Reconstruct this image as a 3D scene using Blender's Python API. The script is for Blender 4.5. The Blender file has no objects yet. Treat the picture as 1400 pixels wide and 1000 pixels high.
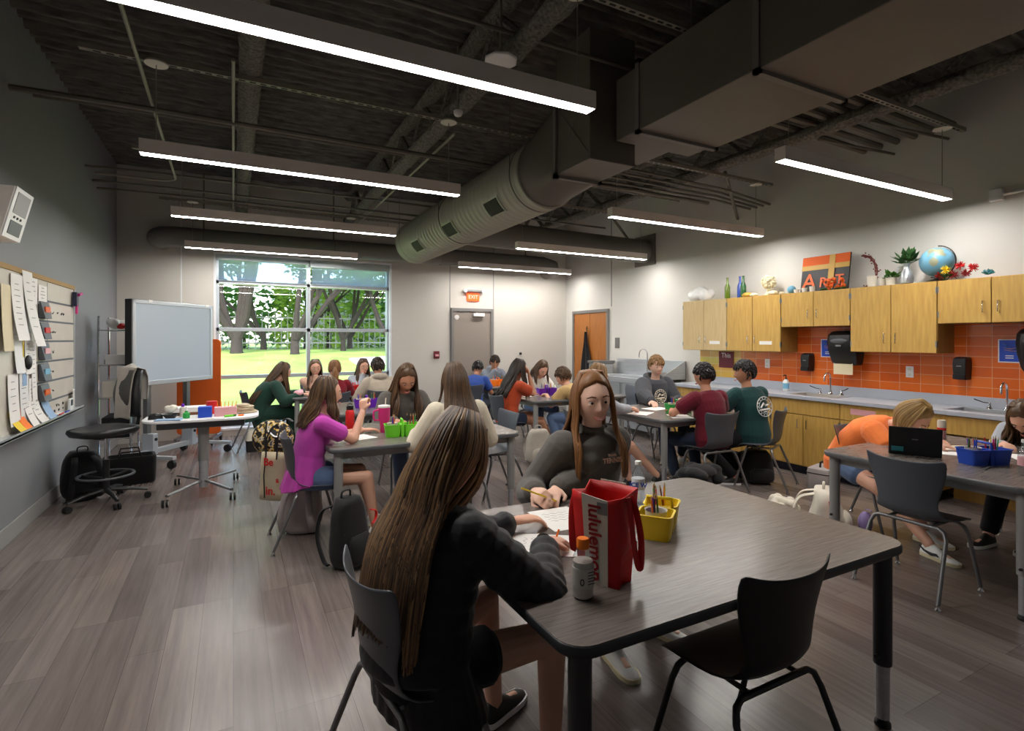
import bpy, math, random
from math import sin, cos, pi, radians as R
from mathutils import Vector as V, Matrix, noise
random.seed(7)
SC = bpy.context.scene
C = SC.collection
# ---------------- camera (level, downward lens shift), world, sun, exposure ----------------
cam = bpy.data.objects.new('camera', bpy.data.cameras.new('camera'))
C.objects.link(cam); SC.camera = cam
cam.location = (0, 0, 1.57); cam.rotation_euler = (pi/2, 0, -R(27.56))
cam.data.sensor_width = 36; cam.data.lens = 730/1400*36; cam.data.shift_y = -36/1400
cam.data.clip_start = .05; cam.data.clip_end = 400
SC.view_settings.view_transform = 'Standard'; SC.view_settings.look = 'None'
SC.view_settings.gamma = 1; SC.view_settings.use_curve_mapping = False
SC.view_settings.exposure = 1.3
W = bpy.data.worlds.new('world'); SC.world = W; W.use_nodes = True
nt = W.node_tree; bg = nt.nodes['Background']
sk = nt.nodes.new('ShaderNodeTexSky'); sk.sky_type = 'NISHITA'; sk.sun_disc = False
sk.sun_elevation = R(48); sk.sun_rotation = R(200); sk.air_density = 1.0; sk.dust_density = 1.5
nt.links.new(sk.outputs[0], bg.inputs[0]); bg.inputs[1].default_value = 0.5
sun = bpy.data.objects.new('sun', bpy.data.lights.new('sun', 'SUN')); C.objects.link(sun)
sun.data.energy = 1.7; sun.data.angle = R(1.5); sun.data.color = (1, .95, .85)
sun.rotation_euler = (R(38), 0, R(-25))      # high sun from behind the building, over the lawn
LAMP = 32.0                                   # strength of the pendant lamps' diffusers

# ---------------- materials ----------------
MATS = {}
def lin(c):
    return tuple(((x/255)/12.92 if x/255 < .04045 else ((x/255+.055)/1.055)**2.4) for x in c)
def mat(name, col, rough=.6, metal=0, spec=.5, noise_=0, nscale=20, bump=0, bscale=60, stretch=(1,1,1), alpha=None, sheen=0, coat=0, rnoise=0, col2=None):
    if name in MATS: return MATS[name]
    m = bpy.data.materials.new(name); m.use_nodes = True; MATS[name] = m
    n = m.node_tree.nodes; l = m.node_tree.links; b = n['Principled BSDF']
    c = lin(col)
    b.inputs['Base Color'].default_value = (*c, 1); b.inputs['Roughness'].default_value = rough
    b.inputs['Metallic'].default_value = metal; b.inputs['Specular IOR Level'].default_value = spec
    if sheen: b.inputs['Sheen Weight'].default_value = sheen
    if coat: b.inputs['Coat Weight'].default_value = coat
    tc = n.new('ShaderNodeTexCoord'); mp = n.new('ShaderNodeMapping'); mp.inputs['Scale'].default_value = stretch
    l.new(tc.outputs['Object'], mp.inputs[0])
    if noise_ or col2:
        t = n.new('ShaderNodeTexNoise'); t.inputs['Scale'].default_value = nscale; t.inputs['Detail'].default_value = 5
        l.new(mp.outputs[0], t.inputs[0])
        r = n.new('ShaderNodeValToRGB'); r.color_ramp.elements[0].position = .3; r.color_ramp.elements[1].position = .7
        d = lin(col2) if col2 else tuple(min(1, x*(1+noise_)) for x in c)
        e = c if col2 else tuple(x*(1-noise_) for x in c)
        r.color_ramp.elements[0].color = (*e, 1); r.color_ramp.elements[1].color = (*d, 1)
        l.new(t.outputs[0], r.inputs[0]); l.new(r.outputs[0], b.inputs['Base Color'])
    if bump:
        t2 = n.new('ShaderNodeTexNoise'); t2.inputs['Scale'].default_value = bscale; t2.inputs['Detail'].default_value = 4
        l.new(mp.outputs[0], t2.inputs[0])
        bp = n.new('ShaderNodeBump'); bp.inputs['Strength'].default_value = bump; bp.inputs['Distance'].default_value = .01
        l.new(t2.outputs[0], bp.inputs['Height']); l.new(bp.outputs[0], b.inputs['Normal'])
    return m
def emis(name, col, s):
    m = bpy.data.materials.new(name); m.use_nodes = True; n = m.node_tree.nodes; b = n['Principled BSDF']
    b.inputs['Base Color'].default_value = (*lin(col), 1)
    b.inputs['Emission Color'].default_value = (*lin(col), 1); b.inputs['Emission Strength'].default_value = s
    MATS[name] = m; return m
def glassy(name, col=(255,255,255), refl=.08, rough=.02, haze=None):
    """thin clear sheet: mostly transparent with a glossy skin (and a share of milky diffuse)"""
    m = bpy.data.materials.new(name); m.use_nodes = True; n = m.node_tree.nodes; l = m.node_tree.links
    n.remove(n['Principled BSDF']); o = n['Material Output']
    t = n.new('ShaderNodeBsdfTransparent'); t.inputs[0].default_value = (*lin(col), 1)
    g = n.new('ShaderNodeBsdfGlossy'); g.inputs['Roughness'].default_value = rough
    mx = n.new('ShaderNodeMixShader'); mx.inputs[0].default_value = refl
    l.new(t.outputs[0], mx.inputs[1]); l.new(g.outputs[0], mx.inputs[2])
    last = mx
    if haze:
        d = n.new('ShaderNodeBsdfTranslucent'); d.inputs[0].default_value = (.9, .92, .95, 1)
        m2 = n.new('ShaderNodeMixShader'); m2.inputs[0].default_value = haze
        l.new(mx.outputs[0], m2.inputs[1]); l.new(d.outputs[0], m2.inputs[2]); last = m2
    l.new(last.outputs[0], o.inputs[0]); MATS[name] = m; return m
def brickmat(name, c1, c2, mortar, w, h, msize, rough, rot='yz', offset=.5, streak=None, bias=0, bump=.2, coat=0, freq=2, scale=1.0):
    m = bpy.data.materials.new(name); m.use_nodes = True; n = m.node_tree.nodes; l = m.node_tree.links; b = n['Principled BSDF']
    tc = n.new('ShaderNodeTexCoord'); sx = n.new('ShaderNodeSeparateXYZ'); mp = n.new('ShaderNodeCombineXYZ'); l.new(tc.outputs['Object'], sx.inputs[0])
    for k, ch in enumerate(rot): l.new(sx.outputs['xyz'.index(ch)], mp.inputs[k])
    t = n.new('ShaderNodeTexBrick'); t.offset = offset; t.offset_frequency = freq; t.inputs['Scale'].default_value = scale
    t.inputs['Color1'].default_value = (*lin(c1), 1); t.inputs['Color2'].default_value = (*lin(c2), 1); t.inputs['Mortar'].default_value = (*lin(mortar), 1)
    t.inputs['Mortar Size'].default_value = msize; t.inputs['Brick Width'].default_value = w; t.inputs['Row Height'].default_value = h
    t.inputs['Bias'].default_value = bias; t.inputs['Mortar Smooth'].default_value = .1
    l.new(mp.outputs[0], t.inputs[0]); out = t.outputs[0]
    if streak:
        m2 = n.new('ShaderNodeMapping'); m2.inputs['Scale'].default_value = streak[0]; l.new(tc.outputs['Object'], m2.inputs[0])
        s = n.new('ShaderNodeTexNoise'); s.inputs['Scale'].default_value = 1; s.inputs['Detail'].default_value = 6; s.inputs['Roughness'].default_value = .65
        l.new(m2.outputs[0], s.inputs[0])
        rp = n.new('ShaderNodeValToRGB'); rp.color_ramp.elements[0].position = .32; rp.color_ramp.elements[1].position = .68
        rp.color_ramp.elements[0].color = (streak[1],)*3+(1,); rp.color_ramp.elements[1].color = (streak[2],)*3+(1,)
        l.new(s.outputs[0], rp.inputs[0])
        mm = n.new('ShaderNodeMix'); mm.data_type = 'RGBA'; mm.blend_type = 'MULTIPLY'; mm.inputs[0].default_value = 1
        l.new(out, mm.inputs[6]); l.new(rp.outputs[0], mm.inputs[7]); out = mm.outputs[2]
    l.new(out, b.inputs['Base Color']); b.inputs['Roughness'].default_value = rough
    if coat: b.inputs['Coat Weight'].default_value = coat; b.inputs['Coat Roughness'].default_value = .1
    if bump:
        bp = n.new('ShaderNodeBump'); bp.inputs['Strength'].default_value = bump; bp.inputs['Distance'].default_value = .002; bp.invert = True
        l.new(t.outputs['Fac'], bp.inputs['Height']); l.new(bp.outputs[0], b.inputs['Normal'])
    MATS[name] = m; return m
def wood(name, a, b_, stretch, rough=.45, scale=6, coat=0):
    m = mat(name, a, rough, col2=b_, nscale=scale, stretch=stretch, coat=coat); return m

M = MATS
mat('wall_white', (208,204,196), .75, bump=.03, bscale=300)
mat('wall_grey', (132,134,137), .6, bump=.03, bscale=300)
mat('wall_right', (214,212,206), .75, bump=.03, bscale=300)
mat('trim_grey', (150,150,148), .5); mat('white_paint', (235,236,238), .45)
mat('alu', (205,212,218), .35, .6); mat('steel', (196,200,205), .36, .75, noise_=.08, nscale=4, stretch=(1,1,20))
mat('chrome', (225,225,228), .12, 1); mat('zinc', (150,150,150), .4, 1)
mat('deck', (100,97,92), .95, noise_=.45, nscale=5, bump=1.0, bscale=11, stretch=(1,6,1))
mat('joist', (112,108,101), .95, noise_=.55, nscale=40, bump=1.0, bscale=90)
mat('conduit', (112,106,97), .5, .2); mat('conduit_light', (150,144,132), .5, .2)
mat('duct', (112,107,98), .55, .15, noise_=.05, nscale=3); mat('duct_round', (176,176,160), .5, .15)
mat('duct_dark', (122,119,114), .6); mat('grille', (44,42,40), .7)
mat('lamp_body', (244,236,228), .45); emis('lamp_glow', (255,250,244), LAMP); emis('exit_glow', (255,88,30), .7)
mat('black_plastic', (22,23,25), .42); mat('black_matte', (18,18,20), .8); mat('grey_plastic', (84,87,92), .38, bump=.1, bscale=600)
mat('chair_shell', (78,83,91), .36, bump=.08, bscale=700); mat('chair_shell_black', (24,25,28), .42, bump=.08, bscale=700)
mat('chair_leg', (128,128,130), .35, .7); mat('chair_leg_dark', (56,56,58), .4, .6)
mat('table_edge', (98,100,102), .4); mat('table_edge_dark', (48,50,54), .4); mat('table_leg', (158,158,156), .4, .2); mat('table_leg_dark', (62,63,66), .42, .4)
wood('table_top', (102,94,90), (128,119,113), (3, 60, 3), .27, 2.2)
wood('oak', (186,146,72), (206,166,88), (6, 6, .6), .4, 7); wood('oak_pale', (192,166,118), (206,180,132), (6,6,.6), .4, 7)
wood('oak_dark', (150,112,50), (168,128,62), (6,6,.6), .5, 7); wood('door_wood', (160,98,40), (182,116,54), (8,8,.5), .4, 6)
mat('door_grey', (150,140,132), .45); mat('frame_grey', (128,126,124), .4)
mat('counter', (176,182,192), .3, noise_=.06, nscale=200)
brickmat('floor_plank', (104,93,90), (128,117,112), (72,65,63), 1.22, .155, .001, .24, 'yx', .37, ((28, 1.3, 1), .74, 1.15), freq=3)
brickmat('tile_orange', (214,92,28), (232,118,44), (226,172,130), .2, .1, .0022, .22, 'yz', 0, None, .0, .3, coat=.4, freq=1)
brickmat('tile_yellow', (214,190,84), (232,132,60), (226,212,170), .2, .1, .0022, .22, 'yz', 0, None, -.35, .3, coat=.4, freq=1)
mat('paper', (238,236,232), .8); mat('paper_cream', (226,214,180), .8); mat('whiteboard', (214,208,196), .25, noise_=.03, nscale=5)
mat('grid_line', (92,96,104), .6); mat('ink', (40,40,46), .7)
mat('cork', (170,140,96), .9)
glassy('window_glass'); glassy('shade_mesh', (205,214,222), .02, .5, .22); glassy('clear_plastic', (236,240,244), .14, .08)
for nme, c in dict(red=(206,24,24), red_dark=(150,10,16), orange=(226,96,24), yellow=(238,206,34), lime=(112,214,44), green=(36,160,66), purple=(108,34,188), blue=(34,78,196), pink=(216,40,128), pale_pink=(228,170,176), white=(236,236,234), offwhite=(222,216,202), black=(24,24,26), navy=(30,36,62), brown=(110,66,34), gold=(200,156,60), magenta=(196,48,140), teal=(40,120,130), sky=(120,180,210), cream=(228,216,180), lavender=(170,150,210), grey=(130,130,132), tan=(196,164,120), maroon=(112,24,40), leaf=(64,120,40), leaf_dark=(40,84,36), orange_bright=(255,128,20)).items():
    mat(nme, c, .5)
mat('board_orange', (226,98,18), .7, bump=.1, bscale=400)
def cloth(name, c, r=.9, n_=.08, b=.25, bs=220): return mat(name, c, r, noise_=n_, nscale=12, bump=b, bscale=bs, sheen=.15, spec=.25)
cloth('denim', (92,112,146)); cloth('denim_dark', (40,50,70)); cloth('cloth_black', (26,26,29)); cloth('puffer', (30,31,36), .55, .1, .15, 60)
cloth('bag_grey', (176,168,166)); cloth('bag_black', (24,24,26), .7); cloth('bag_beige', (176,168,156)); cloth('bag_cream', (222,214,198)); cloth('canvas', (206,192,164))
cloth('towel', (178,172,164), .95, .05, .5, 300)
mat('leather', (34,35,38), .35); mat('skin', (224,172,146), .5, noise_=.05, nscale=8); mat('skin_tan', (192,136,106), .5, noise_=.05, nscale=8); mat('skin_pale', (234,190,168), .5, noise_=.05, nscale=8)
M['skin'].node_tree.nodes['Principled BSDF'].inputs['Subsurface Weight'].default_value = .05
mat('eye_white', (230,226,222), .2); mat('iris', (58,40,30), .15); mat('lips', (196,118,110), .5)
mat('grass', (116,150,60), .95, col2=(156,180,88), nscale=.8, bump=.4, bscale=30); mat('path', (206,196,190), .9, noise_=.05)
mat('bark', (54,47,42), .95, noise_=.25, nscale=9, bump=.8, bscale=20, stretch=(3,3,1)); 
def leafmat(name, a, b_):
    m = mat(name, a, .6, col2=b_, nscale=1.3); n = m.node_tree.nodes; l = m.node_tree.links; p = n['Principled BSDF']
    tr = n.new('ShaderNodeBsdfTranslucent'); mx = n.new('ShaderNodeMixShader'); mx.inputs[0].default_value = .45
    l.new(n['Color Ramp'].outputs[0], tr.inputs[0]); l.new(p.outputs[0], mx.inputs[1]); l.new(tr.outputs[0], mx.inputs[2]); l.new(mx.outputs[0], n['Material Output'].inputs[0])
leafmat('foliage', (112,160,52), (182,208,84)); leafmat('foliage_dark', (60,110,44), (110,156,64))

# ---------------- mesh builder ----------------
def frame(d):
    d = V(d).normalized(); a = V((0,0,1)) if abs(d.z) < .9 else V((1,0,0))
    x = d.cross(a).normalized(); return x, x.cross(d).normalized()
class MB:
    def __init__(s): s.v = []; s.f = []
    def add(s, vs, fs):
        o = len(s.v); s.v += [tuple(p) for p in vs]; s.f += [tuple(i+o for i in f) for f in fs]; return s
    def box(s, c, d, rz=0, rx=0, ry=0):
        m = Matrix.Rotation(rz,3,'Z') @ Matrix.Rotation(ry,3,'Y') @ Matrix.Rotation(rx,3,'X'); c = V(c)
        vs = [c + m @ V((x*d[0]/2, y*d[1]/2, z*d[2]/2)) for x in (-1,1) for y in (-1,1) for z in (-1,1)]
        return s.add(vs, [(0,1,3,2),(4,6,7,5),(0,4,5,1),(2,3,7,6),(0,2,6,4),(1,5,7,3)])
    def span(s, a, b): return s.box([(a[i]+b[i])/2 for i in range(3)], [abs(b[i]-a[i]) for i in range(3)])
    def rings(s, rs, cap=True, closed=False):
        n = len(rs[0]); o = len(s.v)
        for r in rs: s.v += [tuple(p) for p in r]
        for i in range(len(rs)-1 + (1 if closed else 0)):
            a = o+i*n; b = o+((i+1) % len(rs))*n
            for j in range(n): k = (j+1) % n; s.f.append((a+j, a+k, b+k, b+j))
        if cap and not closed: s.f.append(tuple(range(o+n-1, o-1, -1))); e = o+(len(rs)-1)*n; s.f.append(tuple(range(e, e+n)))
        return s
    def tube(s, pts, r, n=8, closed=False, flat=None):
        pts = [V(p) for p in pts]; rs = []
        if flat and not closed and not isinstance(r, (list,tuple)) and 3 <= len(pts) <= 9:      # straps and loops: smooth curve through the points
            P = [pts[0]*2-pts[1]]+pts+[pts[-1]*2-pts[-2]]; out = []
            for i in range(1, len(P)-2):
                for k in range(5):
                    u = k/5; out.append(.5*((2*P[i])+(P[i+1]-P[i-1])*u+(2*P[i-1]-5*P[i]+4*P[i+1]-P[i+2])*u*u+(3*P[i]-P[i-1]-3*P[i+1]+P[i+2])*u**3))
            pts = out+[pts[-1]]
        L = len(pts); up = None
        for i, p in enumerate(pts):
            if closed: d = pts[(i+1) % L]-pts[i-1]
            else: d = pts[min(i+1,L-1)]-pts[max(i-1,0)]
            if d.length < 1e-9: d = V((0,0,1))
            d.normalize()
            if up is None: x = frame(d)[0]; y = d.cross(x)
            else:
                x = up - d*up.dot(d)
                x = x.normalized() if x.length > 1e-6 else frame(d)[0]; y = d.cross(x)
            up = x; ri = r[i] if isinstance(r, (list,tuple)) else r
            fx, fy = flat or (1,1)
            rs.append([p + x*(ri*fx*cos(2*pi*j/n)) + y*(ri*fy*sin(2*pi*j/n)) for j in range(n)])
        return s.rings(rs, closed=closed)
    def cyl(s, a, b, r, r2=None, n=16): return s.tube([a, b], [r, r if r2 is None else r2], n)
    def lathe(s, prof, c=(0,0,0), n=20, ax=None):
        c = V(c); q = ax or Matrix.Identity(3)
        return s.rings([[c + q @ V((r*cos(2*pi*j/n), r*sin(2*pi*j/n), z)) for j in range(n)] for r, z in prof])
    def ell(s, c, r, nu=16, nv=10, rot=None):
        c = V(c); q = rot or Matrix.Identity(3)
        if not hasattr(r, '__len__'): r = (r,r,r)
        rs = []
        for i in range(nv+1):
            t = pi*(.02+.96*i/nv); rs.append([c + q @ V((r[0]*sin(t)*cos(2*pi*j/nu), r[1]*sin(t)*sin(2*pi*j/nu), -r[2]*cos(t))) for j in range(nu)])
        return s.rings(rs)
    def poly(s, pts, th, nrm):
        a = [V(p) for p in pts]; n = V(nrm).normalized()*th; return s.rings([a, [p+n for p in a]])
    def build(s, name, m, parent=None, smooth=True, bev=0, sub=0, remesh=0, sm=0, ang=.7, solid=0, label=None):
        me = bpy.data.meshes.new(name); me.from_pydata(s.v, [], s.f); me.update()
        o = bpy.data.objects.new(name, me); C.objects.link(o)
        me.materials.append(M[m] if isinstance(m, str) else m)
        if remesh:
            q = o.modifiers.new('remesh', 'REMESH'); q.mode = 'VOXEL'; q.voxel_size = remesh; q.use_smooth_shade = True
            if sm: w = o.modifiers.new('smooth', 'SMOOTH'); w.factor = .5; w.iterations = sm
        elif smooth:
            for p in me.polygons: p.use_smooth = True
            if ang: 
                import bmesh as _b
                bm = _b.new(); bm.from_mesh(me)
                _b.ops.recalc_face_normals(bm, faces=bm.faces)
                for e in bm.edges:
                    if len(e.link_faces) == 2 and e.link_faces[0].normal.angle(e.link_faces[1].normal, 0) > ang: e.smooth = False
                bm.to_mesh(me); bm.free()
        if solid: q = o.modifiers.new('solid', 'SOLIDIFY'); q.thickness = solid; q.offset = 0
        if bev: q = o.modifiers.new('bevel', 'BEVEL'); q.width = bev; q.segments = 2; q.limit_method = 'ANGLE'
        if sub: q = o.modifiers.new('sub', 'SUBSURF'); q.levels = sub; q.render_levels = sub
        if parent is not None: o.parent = parent
        if label: o['label'] = label
        return o
def tag(o, label, cat, group=None, kind=None):
    o['label'] = label; o['category'] = cat
    if group: o['group'] = group
    if kind: o['kind'] = kind
    return o
def thing(name, label, cat, loc=(0,0,0), rz=0, group=None, kind=None):
    o = bpy.data.objects.new(name, None); C.objects.link(o); o.location = loc; o.rotation_euler = (0,0,rz); o.empty_display_size = .1
    return tag(o, label, cat, group, kind)
def struct(o, label, cat): return tag(o, label, cat, kind='structure')
KIDS = {}
def dup(root, loc, rz, label, group=None):
    """copy a thing, its parts and their parts"""
    def cp(o, par):
        c = o.copy(); C.objects.link(c); c.parent = par
        for ch in list(o.children): cp(ch, c)
        return c
    r = cp(root, None); r.location = loc; r.rotation_euler = (0,0,rz); r['label'] = label
    if group: r['group'] = group
    return r
def arc(c, r, a0, a1, n, ux=(1,0,0), uy=(0,0,1)):
    c = V(c); ux = V(ux); uy = V(uy)
    return [c + ux*(r*cos(a0+(a1-a0)*i/n)) + uy*(r*sin(a0+(a1-a0)*i/n)) for i in range(n+1)]
def text(txt, size, m, parent, loc, rot, name='lettering', ext=.001, align='CENTER', label=None, bold=0):
    cu = bpy.data.curves.new(name, 'FONT'); cu.body = txt; cu.size = size; cu.extrude = ext; cu.align_x = align; cu.align_y = 'CENTER'; cu.offset = bold
    tmp = bpy.data.objects.new(name, cu); me = bpy.data.meshes.new_from_object(tmp); bpy.data.objects.remove(tmp); me.materials.clear(); me.materials.append(M[m])
    o = bpy.data.objects.new(name, me); C.objects.link(o); o.parent = parent; o.location = loc; o.rotation_euler = rot
    if label: o['label'] = label
    return o
def mesh_text(*a, **k): return text(*a, **k)
# ---------------- the room ----------------
XL, XR, YB, YF, ZC = -1.54, 6.44, 9.78, -1.0, 4.25
WX0, WX1, WZ0, WZ1 = -.26, 2.575, .12, 2.95
struct(MB().span((XL-.2,YF-.2,-.1),(XR+.2,YB+.25,0)).build('floor','floor_plank',smooth=False), 'dark grey-brown wood-look plank floor', 'floor')
struct(MB().span((XL-.2,YF-.2,0),(XL,YB+.25,ZC+.2)).build('wall_left','wall_grey',smooth=False), 'long mid-grey painted wall behind the whiteboard', 'wall')
w = MB(); w.span((XL,YB,0),(WX0,YB+.25,ZC+.2)); w.span((WX1,YB,0),(XR,YB+.25,ZC+.2)); w.span((WX0,YB,0),(WX1,YB+.25,WZ0)); w.span((WX0,YB,WZ1),(WX1,YB+.25,ZC+.2))
struct(w.build('wall_back','wall_white',smooth=False), 'warm white end wall holding the big window', 'wall')
struct(MB().span((XR,YF-.2,0),(XR+.2,YB+.25,ZC+.2)).build('wall_right','wall_right',smooth=False), 'white wall behind the oak cabinets', 'wall')
struct(MB().span((XL,YF-.2,0),(XR,YF,ZC+.2)).build('wall_front','wall_grey',smooth=False), 'grey wall at the near end of the room', 'wall')
# sprayed, ribbed deck
g = MB(); nx, ny = 110, 560; z0 = ZC-.04
pts = []
for j in range(ny+1):
    for i in range(nx+1):
        x = XL+(XR-XL)*i/nx; y = YF+(YB-YF)*j/ny
        z = z0 + .042*sin(y*2*pi/.15+.8*noise.noise((x*1.5,y,9))) + .02*noise.noise((x*2,y*7,0)) + .012*noise.noise((x*9,y*20,3))
        pts.append((x,y,z))
fs = [(j*(nx+1)+i, (j+1)*(nx+1)+i, (j+1)*(nx+1)+i+1, j*(nx+1)+i+1) for j in range(ny) for i in range(nx)]
g.add(pts, fs); n0 = len(g.v)
g.span((XL,YF,ZC+.05),(XR,YB,ZC+.2))
struct(g.build('ceiling','deck',ang=0), 'black sprayed ribbed roof deck', 'ceiling')
for nm, a, b, lb in (('baseboard_left',(XL,YF,0),(XL+.012,YB,.14),'grey rubber skirting along the grey wall'),('baseboard_back',(WX1+.02,YB-.012,0),(XR,YB,.11),'grey skirting on the end wall')):
    struct(MB().span(a,b).build(nm,'trim_grey',smooth=False,bev=.004), lb, 'baseboard')
# thin vertical panel joints on the back and right walls
for k,(x,y,zz) in enumerate(((-.72,YB-.004,ZC),(3.74,YB-.004,ZC),(4.68,YB-.004,ZC))):
    struct(MB().span((x-.008,y,.1),(x+.008,y+.006,ZC)).build('trim_%d'%(k+1),'white_paint' if k==0 else 'trim_grey',smooth=False), ('white vertical strip on the wall left of the window','thin joint above the left side of the grey door','thin joint above the right side of the grey door')[k], 'trim')
struct(MB().span((XR-.006,8.2,2.2),(XR,8.22,ZC)).build('trim_4','trim_grey',smooth=False),'thin vertical joint above the wooden door','trim')
# window
wn = thing('window_1','large aluminium window of eight panes onto the lawn','window',((WX0+WX1)/2,YB,0),kind='structure')
cx = (WX0+WX1)/2; hw = (WX1-WX0)/2; yy = .12
fr = MB()
for s in (-1,1): fr.span((s*hw,yy-.05,WZ0),(s*(hw-.055),yy+.05,WZ1))
fr.span((-.03,yy-.05,WZ0),(.03,yy+.05,WZ1))
zs = [WZ0+.03, .95, 1.73, 2.50, WZ1-.03]
for z in zs: fr.span((-hw,yy-.05,z-.03),(hw,yy+.05,z+.03))
fr.build('window_frame','alu',wn,smooth=False,bev=.003)
for i in range(4):
    for s in (-1,1):
        MB().span((s*.03,yy-.004,zs[i]+.03),(s*(hw-.055),yy+.004,zs[i+1]-.03)).build('window_pane','window_glass',wn,smooth=False)
jb = MB()
for s in (-1,1): jb.span((s*hw,0,WZ0),(s*(hw-.012),yy-.05,WZ1))
jb.span((-hw,0,WZ1-.012),(hw,yy-.05,WZ1)); jb.span((-hw-.02,-.03,WZ0-.02),(hw+.02,yy-.05,WZ0+.012)); jb.build('window_sill','white_paint',wn,smooth=False)
fc = MB()
for s in (-1,1): fc.span((s*hw,-.008,WZ0),(s*(hw+.02),.01,WZ1+.02))
fc.span((-hw,-.008,WZ1),(hw,.01,WZ1+.02)); fc.build('window_trim','white_paint',wn,smooth=False)
for s, zb, lb in ((-1,2.52,'left rolled window shade with its sheer fabric over the top pane'),(1,2.52,'right window shade hanging slightly lower over the top pane')):
    b = thing('window_shade',lb,'window shade',(cx+s*(hw/2),YB+.03,0))
    MB().span((-hw/2+.02,-.028,WZ1-.10-(.04 if s>0 else 0)),(hw/2-.02,.03,WZ1-.013)).build('shade_cassette','alu',b,smooth=False,bev=.004)
    MB().span((-hw/2+.05,.015,zb),(hw/2-.05,.017,WZ1-.1)).build('shade_fabric','shade_mesh',b,smooth=False)
    MB().cyl((-hw/2+.05,.016,zb),(hw/2-.05,.016,zb),.008,n=8).build('hem_bar','alu',b)
# grey door in the back wall
def door(nm,label,x0,x1,z1,m,rot=None):
    d = thing(nm,label,'door',kind='structure'); return d
d = thing('door_1','plain grey metal door under the exit sign','door',(4.205,YB,0),kind='structure')
MB().span((-.40,-.02,.01),(.40,-.005,2.12)).build('door_leaf','door_grey',d,smooth=False,bev=.002)
q = MB(); q.span((-.45,-.05,0),(-.40,0,2.18)); q.span((.40,-.05,0),(.45,0,2.18)); q.span((-.40,-.05,2.12),(.40,0,2.18)); q.build('door_frame','frame_grey',d,smooth=False,bev=.003)
q = MB(); q.span((.0,-.09,2.02),(.24,-.02,2.085)); q.build('door_closer','white_paint',d,smooth=False,bev=.006)
q = MB(); q.tube([(.10,-.06,2.09),(-.12,-.16,2.10),(-.34,-.05,2.11)],.009,6); q.build('closer_arm','chrome',d)
MB().cyl((-.33,-.021,2.0),(-.33,-.03,2.0),.05,n=20).build('round_emblem','white',d)
q = MB(); q.cyl((-.33,-.02,1.0),(-.33,-.07,1.0),.012,n=8); q.span((-.35,-.075,.985),(-.22,-.055,1.01)); q.build('door_handle','chrome',d)
# wooden double door in the right wall
d = thing('door_2','wooden double door with grey frame and chrome lever, in the right wall','door',(XR,8.88,0),kind='structure')
for s in (-1,1): MB().span((-.02,s*.003,.01),(-.003,s*.56,2.1)).build('door_leaf','door_wood',d,smooth=False,bev=.002)
q = MB()
for s in (-1,1): q.span((-.045,s*.56,0),(0,s*.61,2.16))
q.span((-.045,-.56,2.1),(0,.56,2.16)); q.build('door_frame','frame_grey',d,smooth=False,bev=.003)
q = MB(); q.cyl((-.02,-.46,1.05),(-.07,-.46,1.05),.025,n=12); q.span((-.08,-.46,1.04),(-.06,-.33,1.062)); q.build('door_handle','chrome',d)
q = MB()
for z in (.3,1.1,1.9): q.span((-.03,.545,z),(-.018,.565,z+.1))
q.build('hinge','chrome',d,smooth=False)
ap = thing('apron','long black apron hanging on the wooden door','apron',(XR-.05,8.95,0))
q = MB(); rs=[]
for z,wd in ((1.72,.02),(1.66,.03),(1.5,.05),(1.3,.12),(1.1,.17),(.9,.2),(.72,.2)):
    rs.append([(-.03+.02*sin(k*1.9)*(1 if k<8 else .4)-(.0 if k<8 else .018)*-1, (-wd+2*wd*(k if k<8 else 15-k)/7), z) for k in range(16)])
q.rings(rs); q.build('apron_cloth','cloth_black',ap)
q = MB(); q.tube([(0,.0,1.72),(0,.02,1.78),(0,0,1.83),(0,-.02,1.78),(0,0,1.72)],.006,6); q.build('neck_strap','black',ap)
q = MB(); q.cyl((.03,0,1.83),(-.02,0,1.83),.008,n=8); q.build('hook','chrome',ap)
def plate(nm,label,cat,loc,size,m,axis='x'):
    q = MB(); q.box((0,0,0),size); o = q.build(nm,m,None,smooth=False,bev=.003); o.location = loc; return tag(o,label,cat)
plate('light_switch','grey switch plate on the wall beside the wooden door','switch',(XR-.005,8.03,1.5),(.01,.13,.2),'zinc')
# fire alarm
f = thing('fire_alarm','small red fire alarm on the wall left of the grey door','fire alarm',(3.46,YB,1.27))
MB().box((0,-.02,0),(.11,.04,.14)).build('alarm_body','maroon',f,smooth=False,bev=.008)
MB().box((0,-.045,-.01),(.07,.012,.04)).build('alarm_lens','pale_pink',f,smooth=False,bev=.004)
t = plate('wall_sensor','small dark round sensor on the end wall','sensor',(5.3,YB-.01,1.27),(.05,.02,.05),'black_plastic')
# exit sign
e = thing('exit_sign','lit orange exit sign with emergency lamps over the grey door','sign',(4.22,YB,2.43))
MB().span((-.13,-.03,-.10),(.13,-.005,.05)).build('sign_panel','exit_glow',e,smooth=False,bev=.004)
text('EXIT',.1,'white',e,(0,-.033,-.025),(pi/2,0,0))
MB().span((-.2,-.09,.07),(.2,-.0,.12)).build('lamp_bar','zinc',e,smooth=False,bev=.01)
for s in (-1,1): MB().cyl((s*.19,-.11,.09),(s*.19,-.06,.095),.035,n=12).build('emergency_lamp','white_paint',e)

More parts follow.
